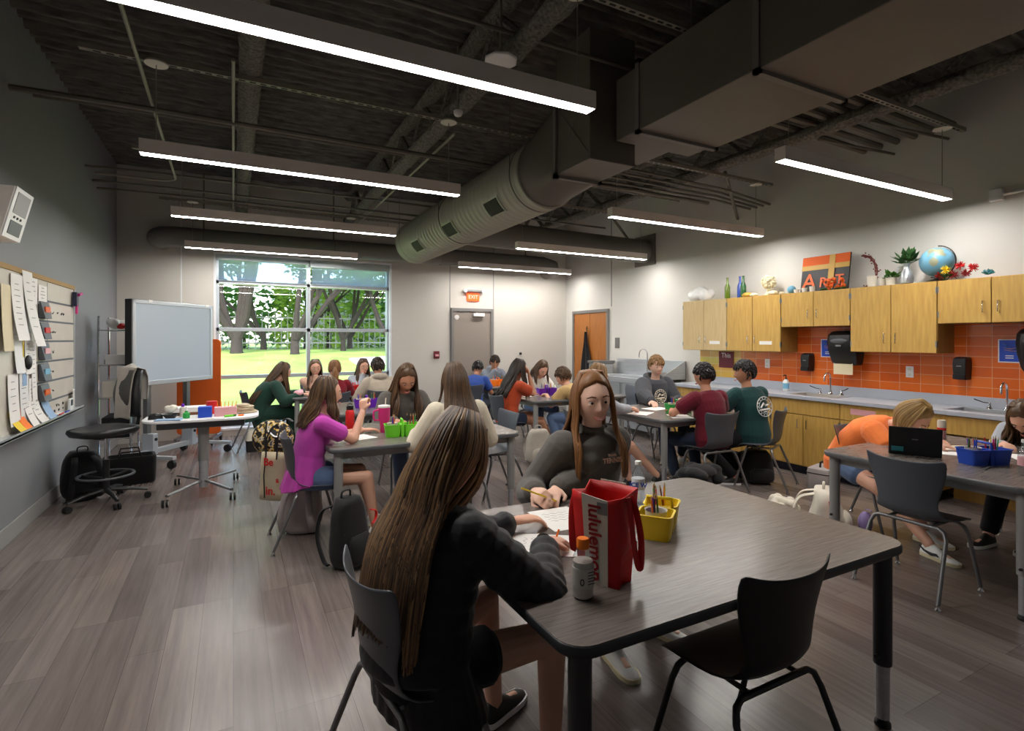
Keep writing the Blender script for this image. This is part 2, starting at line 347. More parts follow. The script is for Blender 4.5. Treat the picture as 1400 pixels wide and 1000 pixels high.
# ---------------- ceiling steel, ducts, pendants ----------------
def rough_beam(x,y0,y1,zb,wd,h,seed):
    q = MB(); rs=[]; n=int((y1-y0)/.07)
    for i in range(n+1):
        y=y0+(y1-y0)*i/n; r=[]
        for k in range(14):
            a=2*pi*k/14; d=1+.22*noise.noise((k*.9,y*9,seed))
            r.append((x+wd/2*cos(a)*d,y,zb+h/2+h/2*sin(a)*d))
        rs.append(r)
    return q.rings(rs)
for i,(x,lb) in enumerate(((.12,'fireproofed roof joist over the teacher desk side'),(1.81,'fireproofed roof joist just left of the round duct'),(3.5,'fireproofed roof joist to the right of the round duct'),(5.2,'fireproofed roof joist nearest the oak cabinets'))):
    j = thing('roof_joist',lb,'joist',(x,0,0),group=None)
    rough_beam(0,YF+.05,YB-.05,3.6,.17,.13,i*7.1).build('bottom_chord','joist',j)
    rough_beam(0,YF+.05,YB-.05,4.02,.15,.11,i*3.3).build('top_chord','joist',j)
    q = MB(); y=YF+.2; s=0
    while y<YB-.6:
        q.tube([(0,y,3.66 if s else 4.06),(0,y+.45,4.06 if s else 3.66)],.032,6); y+=.45; s=1-s
    q.build('web_bars','joist',j)
def pipe(label,pts,r=.016,m='conduit',name='conduit_pipe',cat='pipe',group=None):
    q=MB(); q.tube(pts,r,8); return tag(q.build(name,m),label,cat,group)
for i,y in enumerate((2.55,4.62,6.8,9.08)):
    k = thing('support_channel',('slotted steel channel above the nearest row of lamps','slotted steel channel above the second row of lamps','slotted steel channel above the third row of lamps','slotted steel channel above the row of lamps nearest the window')[i],'channel',(0,y,3.57))
    q=MB(); q.span((XL+.6,-.02,0),(XR-.2,.02,.006)); q.span((XL+.6,-.02,0),(XL+.6+.001,.02,.03)); q.span((XL+.6,-.022,0),(XR-.2,-.018,.035)); q.span((XL+.6,.018,0),(XR-.2,.022,.035)); q.build('channel','conduit_light',k,smooth=False)
    q=MB(); x=XL+.7
    while x<XR-.3: q.box((x,0,-.001),(.045,.014,.003)); x+=.075
    q.build('slots','black_matte',k,smooth=False)['kind']='stuff'
cr = 'conduits crossing under the roof deck'
for y,z,lb in ((3.3,3.7,'long dark conduit crossing nearest the camera'),(5.4,3.5,'thick dark conduit crossing between the second and third lamp rows'),(5.95,3.66,'thinner conduit running just beyond the thick dark one'),(7.75,3.58,'conduit crossing in front of the pipes by the end wall'),(8.1,3.5,'middle conduit of the group by the end wall'),(8.35,3.47,'conduit of the group by the end wall closest to the window'),(1.5,3.75,'dark conduit crossing almost overhead'),(1.75,3.8,'second dark conduit almost overhead')):
    pipe(lb,[(XL+.02,y,z),(XL+.8,y,z+.01),(3,y,z),(XR-.5,y,z-.01)],.026 if y==5.4 else .015,name='conduit_pipe')
pipe('pale conduit above the left lamp ends, bending to the grey wall',[(-.6,1.4,3.62),(-.6,4,3.58),(-.62,7.6,3.52)]+arc((-.82,7.6,3.52),.2,0,pi/2,5,(1,0,0),(0,1,0))+[(XL+.1,7.8,3.52)],.014,'conduit_light')
pipe('pale conduit running straight toward the window in line with the camera',[(.0,4.2,3.52),(.0,8.9,3.5)],.012,'conduit_light')
pipe('pale conduit clipped along the joist left of the round duct',[(1.92,4.9,3.58),(1.92,9.3,3.57)],.013,'conduit_light')
pipe('dark bent conduit looping down to the top of the grey wall',[(-.75,1.2,3.8),(-.75,3.3,3.7)]+arc((-.98,3.3,3.68),.23,0,pi/2,5,(1,0,0),(0,1,0))+[(XL+.03,3.53,3.55)],.018,'conduit')
for i in range(4): pipe(('first','second','third','fourth')[i]+' from the window of four dark conduits above the right middle lamp',[(3.4,5.25-i*.14,3.5+.015*i),(5.9-.1*i,5.25-i*.14,3.5),(6.38,5.05-i*.10,3.48-.1)],.016,group=None)
for i in range(6): pipe(('first','second','third','fourth','fifth','sixth')[i]+' farthest of six thick conduits at the upper right',[(3.4,3.55-i*.17,3.78),(6.4,3.55-i*.17,3.72)],.034)
for i in range(3): pipe('thin dark drop pipe number %s beside the joist nearest the cabinets'%('one','two','three')[i],[(5.32,3.9-i*.5,3.62),(6.42,3.75-i*.5,3.6)],.014)
# diagonal brace at the right wall
pipe('diagonal steel brace against the top of the white right wall',[(5.35,4.6,3.62),(6.42,5.3,3.3)],.022)
pipe('diagonal steel brace at the far end of the white right wall',[(5.35,6.9,3.62),(6.42,7.6,3.3)],.022)
# spiral duct
d = thing('spiral_duct','large pale round spiral duct with dark grilles','duct',(2.62,0,3.13))
q = MB(); rs=[]; y0,y1,rr=4.3,8.45,.32; nn=300
for i in range(nn+1):
    y=y0+(y1-y0)*i/nn; r=rr+(.013 if (i%8) in (0,1) else 0)
    rs.append([(r*cos(2*pi*k/40),y,r*sin(2*pi*k/40)) for k in range(40)])
q.rings(rs); q.build('duct_body','duct_round',d,ang=0)
for y in (4.75,6.0,7.3):
    q=MB(); a0=R(203); 
    def cp(a,yy_,r): return (r*cos(a),yy_,r*sin(a))
    rs=[]
    for i in range(7):
        a=a0+R(32)*i/6; rs.append([cp(a,y,rr+.004),cp(a,y+.34,rr+.004),cp(a,y+.34,rr+.022),cp(a,y,rr+.022)])
    q.rings(rs); gq=q.build('air_grille','duct_round',d,ang=.5)
    q=MB()
    for m_ in range(9):
        yy_=y+.03+.034*m_; rs=[]
        for i in range(7):
            a=a0+R(3)+R(26)*i/6; rs.append([cp(a,yy_,rr+.02),cp(a,yy_+.026,rr+.02),cp(a,yy_+.026,rr+.028),cp(a,yy_,rr+.028)])
        q.rings(rs)
    q.build('grille_slats','grille',gq,ang=.5)
q=MB(); rs=[]
for i in range(9):                                  # square-to-round transition
    f=i/8; y=3.82+.5*f; r=[]
    for k in range(40):
        a=2*pi*k/40; c,s_=cos(a),sin(a); mx=max(abs(c),abs(s_))
        sq=(.22*c/mx, .0+.29*s_/mx+.1); ro=(.32*c,.32*s_); r.append((sq[0]*(1-f)+ro[0]*f,y,sq[1]*(1-f)+ro[1]*f))
    rs.append(r)
q.rings(rs); q.build('duct_transition','duct',d,ang=0)
q=MB()
for a,b in (((-.24,3.78,-.21),(.24,3.82,-.17)),((-.24,3.78,.37),(.24,3.82,.41)),((-.24,3.78,-.21),(-.20,3.82,.41)),((.20,3.78,-.21),(.24,3.82,.41))): q.span(a,b)
q.build('duct_flange','duct_dark',d,smooth=False)
for y in (4.45,6.4,8.2): MB().tube(arc((0,y,0),.328,0,2*pi,36),.006,5).build('hanger_band','duct_dark',d)
q=MB()
for y in (4.45,6.4,8.2):
    for s in(-1,1): q.cyl((s*.325,y,0),(s*.325,y,1.0),.004,n=6)
q.build('hanger_rods','conduit',d)
b = thing('rectangular_duct','big dark rectangular duct coming overhead from the camera','duct',(0,0,0))
q=MB(); q.span((2.40,3.32,2.945),(2.84,3.79,3.95)); q.build('drop_box','duct',b,smooth=False,bev=.006)
q=MB(); q.tube([(2.398,3.34,3.0),(2.398,3.78,3.5)],.003,4); q.tube([(2.398,3.78,3.0),(2.398,3.34,3.5)],.003,4); q.build('cross_crease','duct_dark',b)
q=MB(); q.span((2.57,2.98,3.07),(3.32,3.22,3.53)); q.span((2.84,3.2,3.12),(3.2,3.7,3.5)); q.build('end_section','duct',b,smooth=False,bev=.006)
q=MB(); q.span((2.56,2.0,3.06),(3.33,2.95,3.54)); q.build('middle_section','duct',b,smooth=False,bev=.006)
q=MB(); q.span((2.55,YF+.02,3.05),(3.35,1.96,3.56)); q.build('near_section','duct',b,smooth=False,bev=.006)
for y,o in ((2.965,.0),(1.98,.01),(.7,.015)):
    q=MB(); x0,x1,z0_,z1_=2.55-o,3.35+o,3.04-o,3.57+o
    q.span((x0,y-.02,z0_),(x1,y+.02,z0_+.03)); q.span((x0,y-.02,z1_-.03),(x1,y+.02,z1_)); q.span((x0,y-.02,z0_),(x0+.03,y+.02,z1_)); q.span((x1-.03,y-.02,z0_),(x1,y+.02,z1_)); q.build('duct_flange','duct_dark',b,smooth=False)
q=MB()
for y in (.9,2.5):
    for x in (2.6,3.3): q.cyl((x,y,3.5),(x,y,4.2),.006,n=6)
q.build('hanger_rods','conduit',b)
u = thing('round_duct','dark round duct running along the top of the end wall','duct',(0,9.38,3.1))
q=MB(); q.tube([(-.95,.36,.0),(-1.0,.2,.0),(-.93,.06,0),(-.78,0,0),(1,0,0),(3.6,0,0),(5.6,0,0),(5.85,.03,-.05),(5.9,.1,-.1),(5.9,.38,-.1)],.15,24); q.build('duct_body','duct_dark',u)
q=MB()
for x in (-.4,1.5,3.4,5.2): q.cyl((x,0,.14),(x,0,1.0),.012,n=6)
q.build('hanger_rods','conduit',u)
for x in (-.4,1.5,3.4,5.2): MB().tube(arc((x,0,0),.155,0,2*pi,24,(0,1,0),(0,0,1)),.008,5).build('hanger_band','conduit',u)
u = thing('branch_duct','dark round duct entering the right wall through a square plate','duct',(0,7.25,3.13))
MB().tube([(2.9,0,.03),(4.5,0,.0),(6.42,0,-.02)],.2,24).build('duct_body','duct_dark',u)
MB().span((XR-.03,-.26,-.27),(XR-.002,.26,.26)).build('wall_plate','duct_dark',u,smooth=False,bev=.004)
# access point, sensors
a = thing('wireless_access_point','white wireless access point under the deck beside the nearest lamp','access point',(1.66,3.35,3.5))
q=MB(); q.lathe([(0.02,0),(.09,.0),(.12,.012),(.12,.03),(.05,.045)],n=8); q.build('housing','white',a,bev=.006)
q=MB(); q.cyl((0,0,.04),(0,0,.62),.012,n=8); q.build('stem','conduit_light',a)
a = thing('occupancy_sensor','small round sensor hanging left of the spiral duct','sensor',(1.72,4.3,3.5))
MB().lathe([(0.01,-.01),(.03,0),(.04,.02),(.04,.04)],n=14).build('housing','white',a); MB().cyl((0,0,.03),(0,0,.6),.01,n=6).build('stem','conduit_light',a)
# projector-like camera on right wall upper right
a = thing('wall_box','white junction box high on the right wall with its conduit','junction box',(XR,2.35,2.93))
MB().span((-.06,-.04,-.05),(0,.06,.06)).build('box','white_paint',a,smooth=False,bev=.004); MB().tube([(-.03,-.04,.0),(-.03,-1.2,.04)],.014,8).build('conduit','white_paint',a)
def lamp(x,y,label,first=[]):
    t = thing('pendant_lamp',label,'lamp',(x,y,2.9),group='linear pendant lamps')
    L=1.225
    q=MB(); q.span((-L,-.045,.012),(L,.045,.10)); q.span((-L,-.045,0),(L,-.038,.014)); q.span((-L,.038,0),(L,.045,.014)); q.span((-L,-.045,0),(-L+.006,.045,.014)); q.span((L-.006,-.045,0),(L,.045,.014))
    q.build('lamp_housing','lamp_body',t,smooth=False)
    MB().span((-L+.006,-.038,.001),(L-.006,.038,.008)).build('lamp_diffuser','lamp_glow',t,smooth=False)
    for s in (-1,1):
        MB().cyl((s*(L-.1),0,.1),(s*(L-.1),0,.66),.0035,n=6).build('suspension_cable','conduit_light',t)
        MB().lathe([(.01,.655),(.075,.66),(.07,.675),(.02,.68)],(s*(L-.1),0,0),20).build('ceiling_canopy','offwhite',t)
    return t
base = lamp(.63,2.55,'nearest lamp of the left row, running out of the top of the view')
base['group']='linear pendant lamps'
for x,y,lb in ((.63,4.62,'second lamp of the left row, above the pink-shirted student'),(.63,6.8,'third lamp of the left row'),(.60,9.05,'lamp of the left row nearest the window'),(4.83,2.6,'nearest lamp of the right row, in front of the globe'),(4.85,4.65,'second lamp of the right row'),(4.9,6.9,'third lamp of the right row, in front of the branch duct'),(4.9,9.15,'lamp of the right row nearest the end wall')):
    dup(base,(x,y,2.9),0,lb,'linear pendant lamps')
# ---------------- cabinets and counter on the right wall ----------------
FX = 6.09
def wall_cabinet(y1,y0,zb,label,m):
    t = thing('wall_cabinet',label,'cabinet',(0,(y0+y1)/2,0)); h=(y1-y0)/2; zt=2.14
    MB().span((FX+.02,-h+.003,zb),(XR-.003,h-.003,zt)).build('cabinet_body','oak_dark' if m=='oak' else m,t,smooth=False,bev=.002)
    for s in (-1,1):
        dr = MB().span((FX,s*.004,zb+.004),(FX+.018,s*(h-.006),zt-.004)).build('door',m,t,smooth=False,bev=.002)
        q=MB(); y=s*.055; z=zb+.10 
        q.tube([(FX,y,z),(FX-.028,y,z),(FX-.032,y,z+.02),(FX-.032,y,z+.08),(FX-.028,y,z+.1),(FX,y,z+.1)],.0045,6); q.build('handle','chrome',dr)
        for zz in (zb+.06,zt-.12): MB().span((FX-.004,s*(h-.009)-.006,zz),(FX+.03,s*(h-.009)+.006,zz+.06)).build('hinge','zinc',dr,smooth=False)
    return t
c1=wall_cabinet(6.03,5.21,1.41,'tall pale oak wall cabinet at the far end, under the white cloth','oak_pale')
c2=wall_cabinet(5.21,4.38,1.41,'tall oak wall cabinet second from the far end, under the bottles and dried flowers','oak')
wall_cabinet(4.38,3.53,1.72,'short oak wall cabinet under the painting with letters','oak')
wall_cabinet(3.53,2.70,1.43,'tall oak wall cabinet under the silver jug and globe','oak')
wall_cabinet(2.70,1.86,1.72,'short oak wall cabinet at the right edge of the view','oak')
for par,y in ((c1,-.2),(c2,-.2)): MB().span((FX-.003,y-.09,1.50),(FX,y+.09,1.545)).build('door_label','paper',par,smooth=False)
def base_cabinet(y1,y0,label,drawers=False,sticker=False):
    t = thing('base_cabinet',label,'cabinet',(0,(y0+y1)/2,0)); h=(y1-y0)/2; X=5.83
    MB().span((X+.02,-h+.002,.10),(XR-.003,h-.002,.87)).build('cabinet_body','oak',t,smooth=False)
    MB().span((X+.07,-h,0),(X+.2,h,.10)).build('toe_kick','navy',t,smooth=False)
    if drawers:
        for s in (-1,1):
            dr=MB().span((X,s*.004,.70),(X+.018,s*(h-.004),.865)).build('drawer','oak',t,smooth=False,bev=.002)
            y=s*h/2; MB().tube([(X,y-.05,.79),(X-.03,y-.05,.79),(X-.03,y+.05,.79),(X,y+.05,.79)],.0045,6).build('handle','chrome',dr)
    else:
        MB().span((X,-h+.004,.70),(X+.018,h-.004,.865)).build('top_panel','oak',t,smooth=False,bev=.002)
    for s in (-1,1):
        dr=MB().span((X,s*.004,.11),(X+.018,s*(h-.004),.69)).build('door','oak',t,smooth=False,bev=.002)
        y=s*.055; MB().tube([(X,y,.54),(X-.03,y,.54),(X-.03,y,.64),(X,y,.64)],.0045,6).build('handle','chrome',dr)
        MB().span((X-.004,s*(h-.01)-.006,.6),(X+.02,s*(h-.01)+.006,.66)).build('hinge','zinc',dr,smooth=False)
    if sticker: MB().span((X-.002,.05,.77),(X,.3,.83)).build('notice_strip','pale_pink',t,smooth=False)
    return t
base_cabinet(6.0,5.17,'oak base cabinet with drawers at the far end of the counter',True)
base_cabinet(5.17,4.33,'oak base cabinet with drawers behind the maroon-shirted student',True)
base_cabinet(4.33,3.49,'oak base cabinet with two doors under the first sink')
base_cabinet(3.49,2.66,'oak base cabinet behind the orange-shirted student',False,True)
t = thing('sink_apron','oak apron panel with open knee space under the second sink','counter',(0,2.1,0))
MB().span((5.83,-.55,.70),(5.85,.555,.865)).build('front_panel','oak',t,smooth=False)
MB().span((6.3,-.55,.0),(6.43,.555,.7)).build('back_panel','oak_dark',t,smooth=False)
MB().span((5.85,-.57,.0),(6.3,-.55,.865)).build('side_panel','oak_dark',t,smooth=False)
# worktop with two sink openings
t = thing('worktop','long pale grey worktop with upstand along the cabinets','counter',(0,0,0))
def slab(q,x0,x1,y0,y1,z0,z1,holes):
    ys=sorted([y0,y1]+[v for h in holes for v in h[2:]]); 
    for a,b in zip(ys[:-1],ys[1:]):
        hs=[h for h in holes if h[2]<=a+1e-6 and h[3]>=b-1e-6]
        if hs: h=hs[0]; q.span((x0,a,z0),(h[0],b,z1)); q.span((h[1],a,z0),(x1,b,z1))
        else: q.span((x0,a,z0),(x1,b,z1))
HL=[(5.92,6.24,3.63,4.15),(5.92,6.24,1.95,2.55)]
q=MB(); slab(q,5.80,6.42,1.52,6.02,.875,.91,HL); q.build('top_slab','counter',t,smooth=False)
MB().span((6.40,1.52,.91),(6.438,6.02,1.01)).build('upstand','counter',t,smooth=False,bev=.002)
for k,(h,lb) in enumerate(zip(HL,('steel sink set in the worktop behind the green-shirted student','steel sink set in the worktop at the right edge of the view'))):
    s = thing('sink',lb,'sink',((h[0]+h[1])/2,(h[2]+h[3])/2,.91)); a=(h[1]-h[0])/2; b=(h[3]-h[2])/2
    q=MB()
    q.span((-a,-b,-.16),(a,b,-.155)); q.span((-a,-b,-.16),(-a+.004,b,0)); q.span((a-.004,-b,-.16),(a,b,0)); q.span((-a,-b,-.16),(a,-b+.004,0)); q.span((-a,b-.004,-.16),(a,b,0)); q.build('basin','steel',s,smooth=False)
    q=MB(); w_=.02
    q.span((-a-w_,-b-w_,0),(-a,b+w_,.006)); q.span((a,-b-w_,0),(a+w_,b+w_,.006)); q.span((-a,-b-w_,0),(a,-b,.006)); q.span((-a,b,0),(a,b+w_,.006)); q.build('rim','steel',s,smooth=False)
    f = thing('faucet',('gooseneck chrome faucet with black lever handles at the far sink','gooseneck chrome faucet with lever handles at the near sink')[k],'faucet',(6.32,(h[2]+h[3])/2,.91))
    q=MB(); q.lathe([(.03,0),(.03,.008),(.014,.03),(.012,.05)],n=14); q.tube([(0,0,.04),(0,0,.2)]+arc((-.06,0,.2),.06,0,pi,8)+[(-.12,0,.16)],.011,10); q.build('spout','chrome',f)
    for sg in (-1,1):
        q=MB(); q.lathe([(.026,0),(.024,.01),(.012,.03),(.014,.05),(.01,.06)],(0,sg*.13,0),14); v=q.build('valve','chrome',f)
        MB().tube([(0,sg*.13,.055),(-.02,sg*.17,.062),(-.05,sg*.23,.09)],[.008,.009,.011],8,flat=(1,.5)).build('lever','black_plastic' if (k==0 or sg>0) else 'zinc',v)
struct(MB().span((XR-.012,1.5,1.01),(XR,5.25,1.75)).build('trim_5','tile_orange',smooth=False),'orange stack-bond wall tiles under the cabinets','tiles')
struct(MB().span((XR-.012,5.25,1.01),(XR,6.0,1.45)).build('trim_6','tile_yellow',smooth=False),'yellow and orange wall tiles at the far end of the counter','tiles')
# things on the tiled wall
TX = XR-.012
def towel(y,z,label):
    t = thing('paper_towel_dispenser',label,'towel dispenser',(TX,y,z))
    q=MB(); rs=[]
    for zz,d,h in ((-.19,.14,.13),(-.15,.17,.145),(-.02,.22,.16),(.08,.24,.165),(.16,.22,.16),(.2,.16,.145),(.21,.05,.13)):
        rs.append([(0,-h,zz),(-d*.8,-h,zz),(-d,-h*.7,zz),(-d,h*.7,zz),(-d*.8,h,zz),(0,h,zz)])
    q.rings(rs); q.build('dispenser_body','black_plastic',t,bev=.006)
    q=MB(); q.ell((-.235,0,.09),(.02,.10,.035),16,8); q.build('window','grey_plastic',t)
    MB().span((-.246,-.03,.025),(-.236,.03,.045)).build('badge','zinc',t,smooth=False)
    MB().span((-.15,-.11,-.3),(-.148,.11,-.17)).build('paper_towel','paper_cream',t,smooth=False)
towel(3.72,1.46,'black paper towel dispenser on the orange tiles beside the tall cabinet'); towel(2.0,1.46,'black paper towel dispenser at the right edge of the view')
def soap(y,z,label):
    t = thing('soap_dispenser',label,'soap dispenser',(TX,y,z))
    q=MB(); rs=[[(0,-h,zz),(-d,-h*.85,zz),(-d,h*.85,zz),(0,h,zz)] for zz,d,h in ((-.11,.07,.055),(-.09,.1,.06),(.05,.11,.065),(.1,.1,.06),(.115,.06,.05))]
    q.rings(rs); q.build('dispenser_body','black_plastic',t,bev=.006)
    MB().span((-.118,-.05,-.105),(-.07,.05,-.055)).build('push_bar','black_matte',t,smooth=False,bev=.006)
    MB().span((-.113,-.02,.02),(-.109,.02,.03)).build('badge','zinc',t,smooth=False)
soap(4.22,1.28,'small black soap dispenser on the tiles above the far sink'); soap(2.62,1.28,'small black soap dispenser on the tiles above the near sink')
def outlet(y,z,label):
    t = thing('wall_outlet',label,'outlet',(TX,y,z)); MB().span((-.006,-.037,-.06),(0,.037,.06)).build('cover_plate','white',t,smooth=False,bev=.002)
    q=MB()
    for s in (-1,1): q.span((-.009,-.017,s*.03-.014),(-.005,.017,s*.03+.014))
    q.build('socket','offwhite',t,smooth=False,bev=.002)
outlet(3.1,1.22,'white wall outlet on the orange tiles right of the paper towel'); outlet(4.82,1.24,'white wall outlet on the tiles behind the green-shirted student')
def poster(y,z,label):
    t = thing('handwashing_poster',label,'poster',(TX,y,z)); MB().span((-.004,-.085,-.11),(0,.085,.11)).build('poster_sheet','paper',t,smooth=False)
    MB().span((-.005,-.075,-.10),(-.003,.075,.10)).build('printed_field','blue',t,smooth=False)
    q=MB(); q.tube([(-.006,.05,.07),(-.006,.02,.05),(-.006,.03,.02)],.009,6,flat=(1,.3)); q.build('drawn_tap','sky',t)
    q=MB(); q.tube([(-.006,-.06,.03),(-.006,-.01,.02),(-.006,.045,.03)],[.008,.016,.006],6,flat=(1,.3)); q.tube([(-.006,-.06,-.0),(-.006,-.01,.0),(-.006,.04,.01)],[.008,.014,.005],6,flat=(1,.3)); q.build('drawn_hands','pale_pink',t)
    for i in range(2): MB().span((-.006,-.03,-.05-.02*i),(-.0045,.03,-.042-.02*i)).build('printed_line','white',t,smooth=False)
poster(3.99,1.46,'blue handwashing poster left of the far paper towel dispenser'); poster(2.27,1.46,'blue handwashing poster left of the near paper towel dispenser')
t = thing('sign_card','dark maroon card with lettering standing on the yellow tiles','sign',(TX,5.5,1.27)); MB().span((-.01,-.13,-.12),(0,.13,.12)).build('card','maroon',t,smooth=False)
text('This',.1,'white',t,(-.012,0,.06),(pi/2,0,-pi/2))
# pump bottle
t = thing('soap_bottle','white pump bottle with a dark pump on the worktop by the far sink','bottle',(6.25,4.42,.91))
MB().lathe([(.03,0),(.036,.01),(.036,.12),(.02,.145),(.012,.15)],n=18).build('bottle_body','white',t); MB().lathe([(.0365,.03),(.0368,.1)],n=18).build('bottle_label','sky',t)
q=MB(); q.cyl((0,0,.15),(0,0,.2),.006,n=8); q.tube([(0,0,.2),(-.04,0,.2),(-.05,0,.19)],.007,8); q.cyl((0,0,.15),(0,0,.165),.014,n=10); q.build('pump','black_plastic',t)
# stainless clay sink unit
t = thing('utility_sink','long stainless steel utility sink unit between the wooden door and the cabinets','sink',(0,7.15,0))
q=MB(); q.span((5.78,-.85,.90),(6.4,.85,.93)); q.span((5.78,-.85,.84),(5.8,.85,.90)); q.span((6.4,-.85,.9),(6.43,.85,1.22)); q.span((5.78,-.85,.90),(6.43,-.83,1.05)); q.span((5.84,-.8,.93),(5.86,.35,.97));q.build('steel_top','steel',t,smooth=False,bev=.004)
q=MB(); q.poly([(6.4,-.87,1.22),(5.95,-.87,1.0),(5.95,-.87,.93),(6.4,-.87,.93)],.02,(0,1,0)); q.build('end_splash','steel',t,smooth=False)
q=MB()
for x in (5.83,6.38):
    for y in (-.8,0,.8): q.cyl((x,y,0),(x,y,.9),.02,n=10)
q.build('steel_legs','steel',t)
for a,b in ((-.78,-.03),(.03,.78)): MB().span((5.81,a,.1),(5.825,b,.84)).build('front_panel','steel',t,smooth=False)
f = thing('faucet','tall thin gooseneck tap over the utility sink','faucet',(6.3,7.05,.93))
q=MB(); q.tube([(0,0,0),(0,0,.38)]+arc((-.09,0,.38),.09,0,pi,8)+[(-.18,0,.33)],.009,8); q.lathe([(.03,0),(.03,.02),(.01,.04)],n=12); q.build('spout','chrome',f)
q=MB(); q.tube([(0,-.08,.04),(0,.08,.04)],.014,8); q.tube([(0,-.08,.05),(-.05,-.1,.08)],.007,6); q.build('valve','chrome',f)
t = thing('storage_bin','grey plastic bin beside the wooden door','bin',(6.15,8.15,.0))
MB().span((-.18,-.15,0),(.18,.15,1.12)).build('bin_body','trim_grey',t,smooth=False,bev=.02); MB().span((-.2,-.165,1.12),(.2,.165,1.17)).build('bin_lid','zinc',t,smooth=False,bev=.01)

# ---------------- things on top of the cabinets ----------------
TZ = 2.141
t = thing('cloth_bundle','rumpled white cloth bundle at the far end of the cabinet tops','cloth',(6.22,5.78,TZ))
q=MB()
for a in range(14):
    q.ell((-.04+.05*random.uniform(-1,1),.16*random.uniform(-1,1),.06+.05*random.random()),(.07,.08,.06+.05*random.random()),12,8)
q.ell((-.02,-.02,.13),(.07,.09,.09)); q.build('cloth','white',t,remesh=.012,sm=2)
def bottle(y,x,m,label,h=.3):
    t = thing('glass_bottle',label,'bottle',(x,y,TZ),group='glass bottles on the cabinets')
    MB().lathe([(.02,0),(.037,.004),(.038,.02),(.038,h*.52),(.03,h*.63),(.015,h*.73),(.013,h*.95),(.016,h*.955),(.016,h),(.01,h)],n=20).build('bottle_body',m,t)
    return t
mat('glass_green',(96,120,24),.12,coat=.5); mat('glass_blue',(60,90,190),.12,coat=.5); mat('glass_darkgreen',(26,84,34),.12,coat=.5)
bottle(5.29,6.2,'glass_green','olive green glass bottle, leftmost of the three bottles on the cabinets'); bottle(5.16,6.3,'glass_blue','blue glass bottle between two green ones on the cabinets',.31); bottle(5.04,6.22,'glass_darkgreen','dark green glass bottle, rightmost of the three on the cabinets',.3)
t = thing('dried_flower_vase','round ball of dried flowers in a small white stand on the cabinets','vase',(6.25,4.67,TZ))
MB().lathe([(.03,0),(.05,.01),(.03,.05),(.025,.09),(.04,.11)],n=14).build('vase','cream',t)
q=MB()
for i in range(70):
    a=V((random.gauss(0,1),random.gauss(0,1),random.gauss(0,1))).normalized()*.08; q.ell(V((0,0,.18))+a,(.018,.018,.018),6,4)
q.ell((0,0,.18),.075); q.build('dried_flowers','paper_cream',t)
for i,(y,x,r,m,lb) in enumerate(((4.95,6.2,.07,'gold','low golden dish beside the dark green bottle'),(4.83,6.17,.05,'paper_cream','pale shell left of the dried flower ball'),(4.55,6.17,.06,'cream','cream shell right of the dried flower ball'),(4.46,6.22,.04,'paper_cream','small cream shell near the blue ball'))):
    t=thing('decorative_dish' if i==0 else 'sea_shell',lb,'ornament',(x,y,TZ)); q=MB(); rs=[]
    for k in range(7):
        f=k/6; rs.append([(r*(.4+.6*sin(pi*(.2+.75*f)))*cos(2*pi*j/14)*(1+.12*(j%2)),r*(.4+.6*sin(pi*(.2+.75*f)))*sin(2*pi*j/14)*(1+.12*(j%2)),r*.9*f) for j in range(14)])
    q.rings(rs); q.build('shell_body',m,t)
t=thing('glass_ball','pale blue round ornament at the left of the painting','ornament',(6.2,4.31,TZ)); MB().ell((0,0,.05),.05,20,14).build('ball','sky',t); MB().lathe([(.03,0),(.03,.008)],n=12).build('foot_ring','brown',t)
for i,y in enumerate((4.2,4.1,4.0)):
    t=thing('small_cup','small white %s in front of the painting'%('pot at the left','cup in the middle','jar at the right')[i],'cup',(6.14,y,TZ)); MB().lathe([(.02,0),(.028,.0),(.032,.04+.01*i),(.027,.04+.01*i),(.02,.01)],n=14).build('cup_body','offwhite',t)
# painting with letters
t = thing('art_painting','orange, gold and black canvas with letters spelling art, leaning on the wall','painting',(6.3,3.97,TZ))
tl = R(10)
def pp(y,z,off=0): return (.0+ (z)*sin(tl)*.9 - off, y, z*cos(tl)+.01)
def panel(y0,y1,z0,z1,off,th,m,nm):
    q=MB(); q.rings([[pp(y0,z0,off),pp(y1,z0,off),pp(y1,z1,off),pp(y0,z1,off)],[pp(y0,z0,off+th),pp(y1,z0,off+th),pp(y1,z1,off+th),pp(y0,z1,off+th)]]); return q.build(nm,m,t,smooth=False)
panel(-.30,.28,0,.44,0,.02,'black','canvas'); panel(-.30,.28,.33,.44,.021,.004,'board_orange','orange_band'); panel(-.30,.28,.27,.33,.021,.005,'gold','gold_band'); panel(-.13,-.06,0.02,.44,.026,.004,'gold','gold_stripe')
for ch,sz,y,z in (('A',.27,.17,.12),('R',.17,-.01,.10),('T',.17,-.2,.12)): text(ch,sz,'orange',t,pp(y,z,.03),(pi/2-tl,0,-pi/2),bold=.002)
t = thing('orange_flowers','cluster of small orange artificial flowers at the foot of the painting','flowers',(6.17,3.77,TZ))
q=MB()
for i in range(26):
    q.ell((random.uniform(-.04,.04),random.uniform(-.13,.1),.02+.11*random.random()),.02,8,5)
q.build('flower_heads','orange',t); q=MB()
for i in range(8): q.ell((random.uniform(-.03,.03),random.uniform(-.15,.12),.015),(.03,.04,.012),8,4)
q.build('leaves','leaf_dark',t)
t = thing('twig_wreath','curved brown twig wreath leaning behind the painting','wreath',(6.33,3.53,TZ))
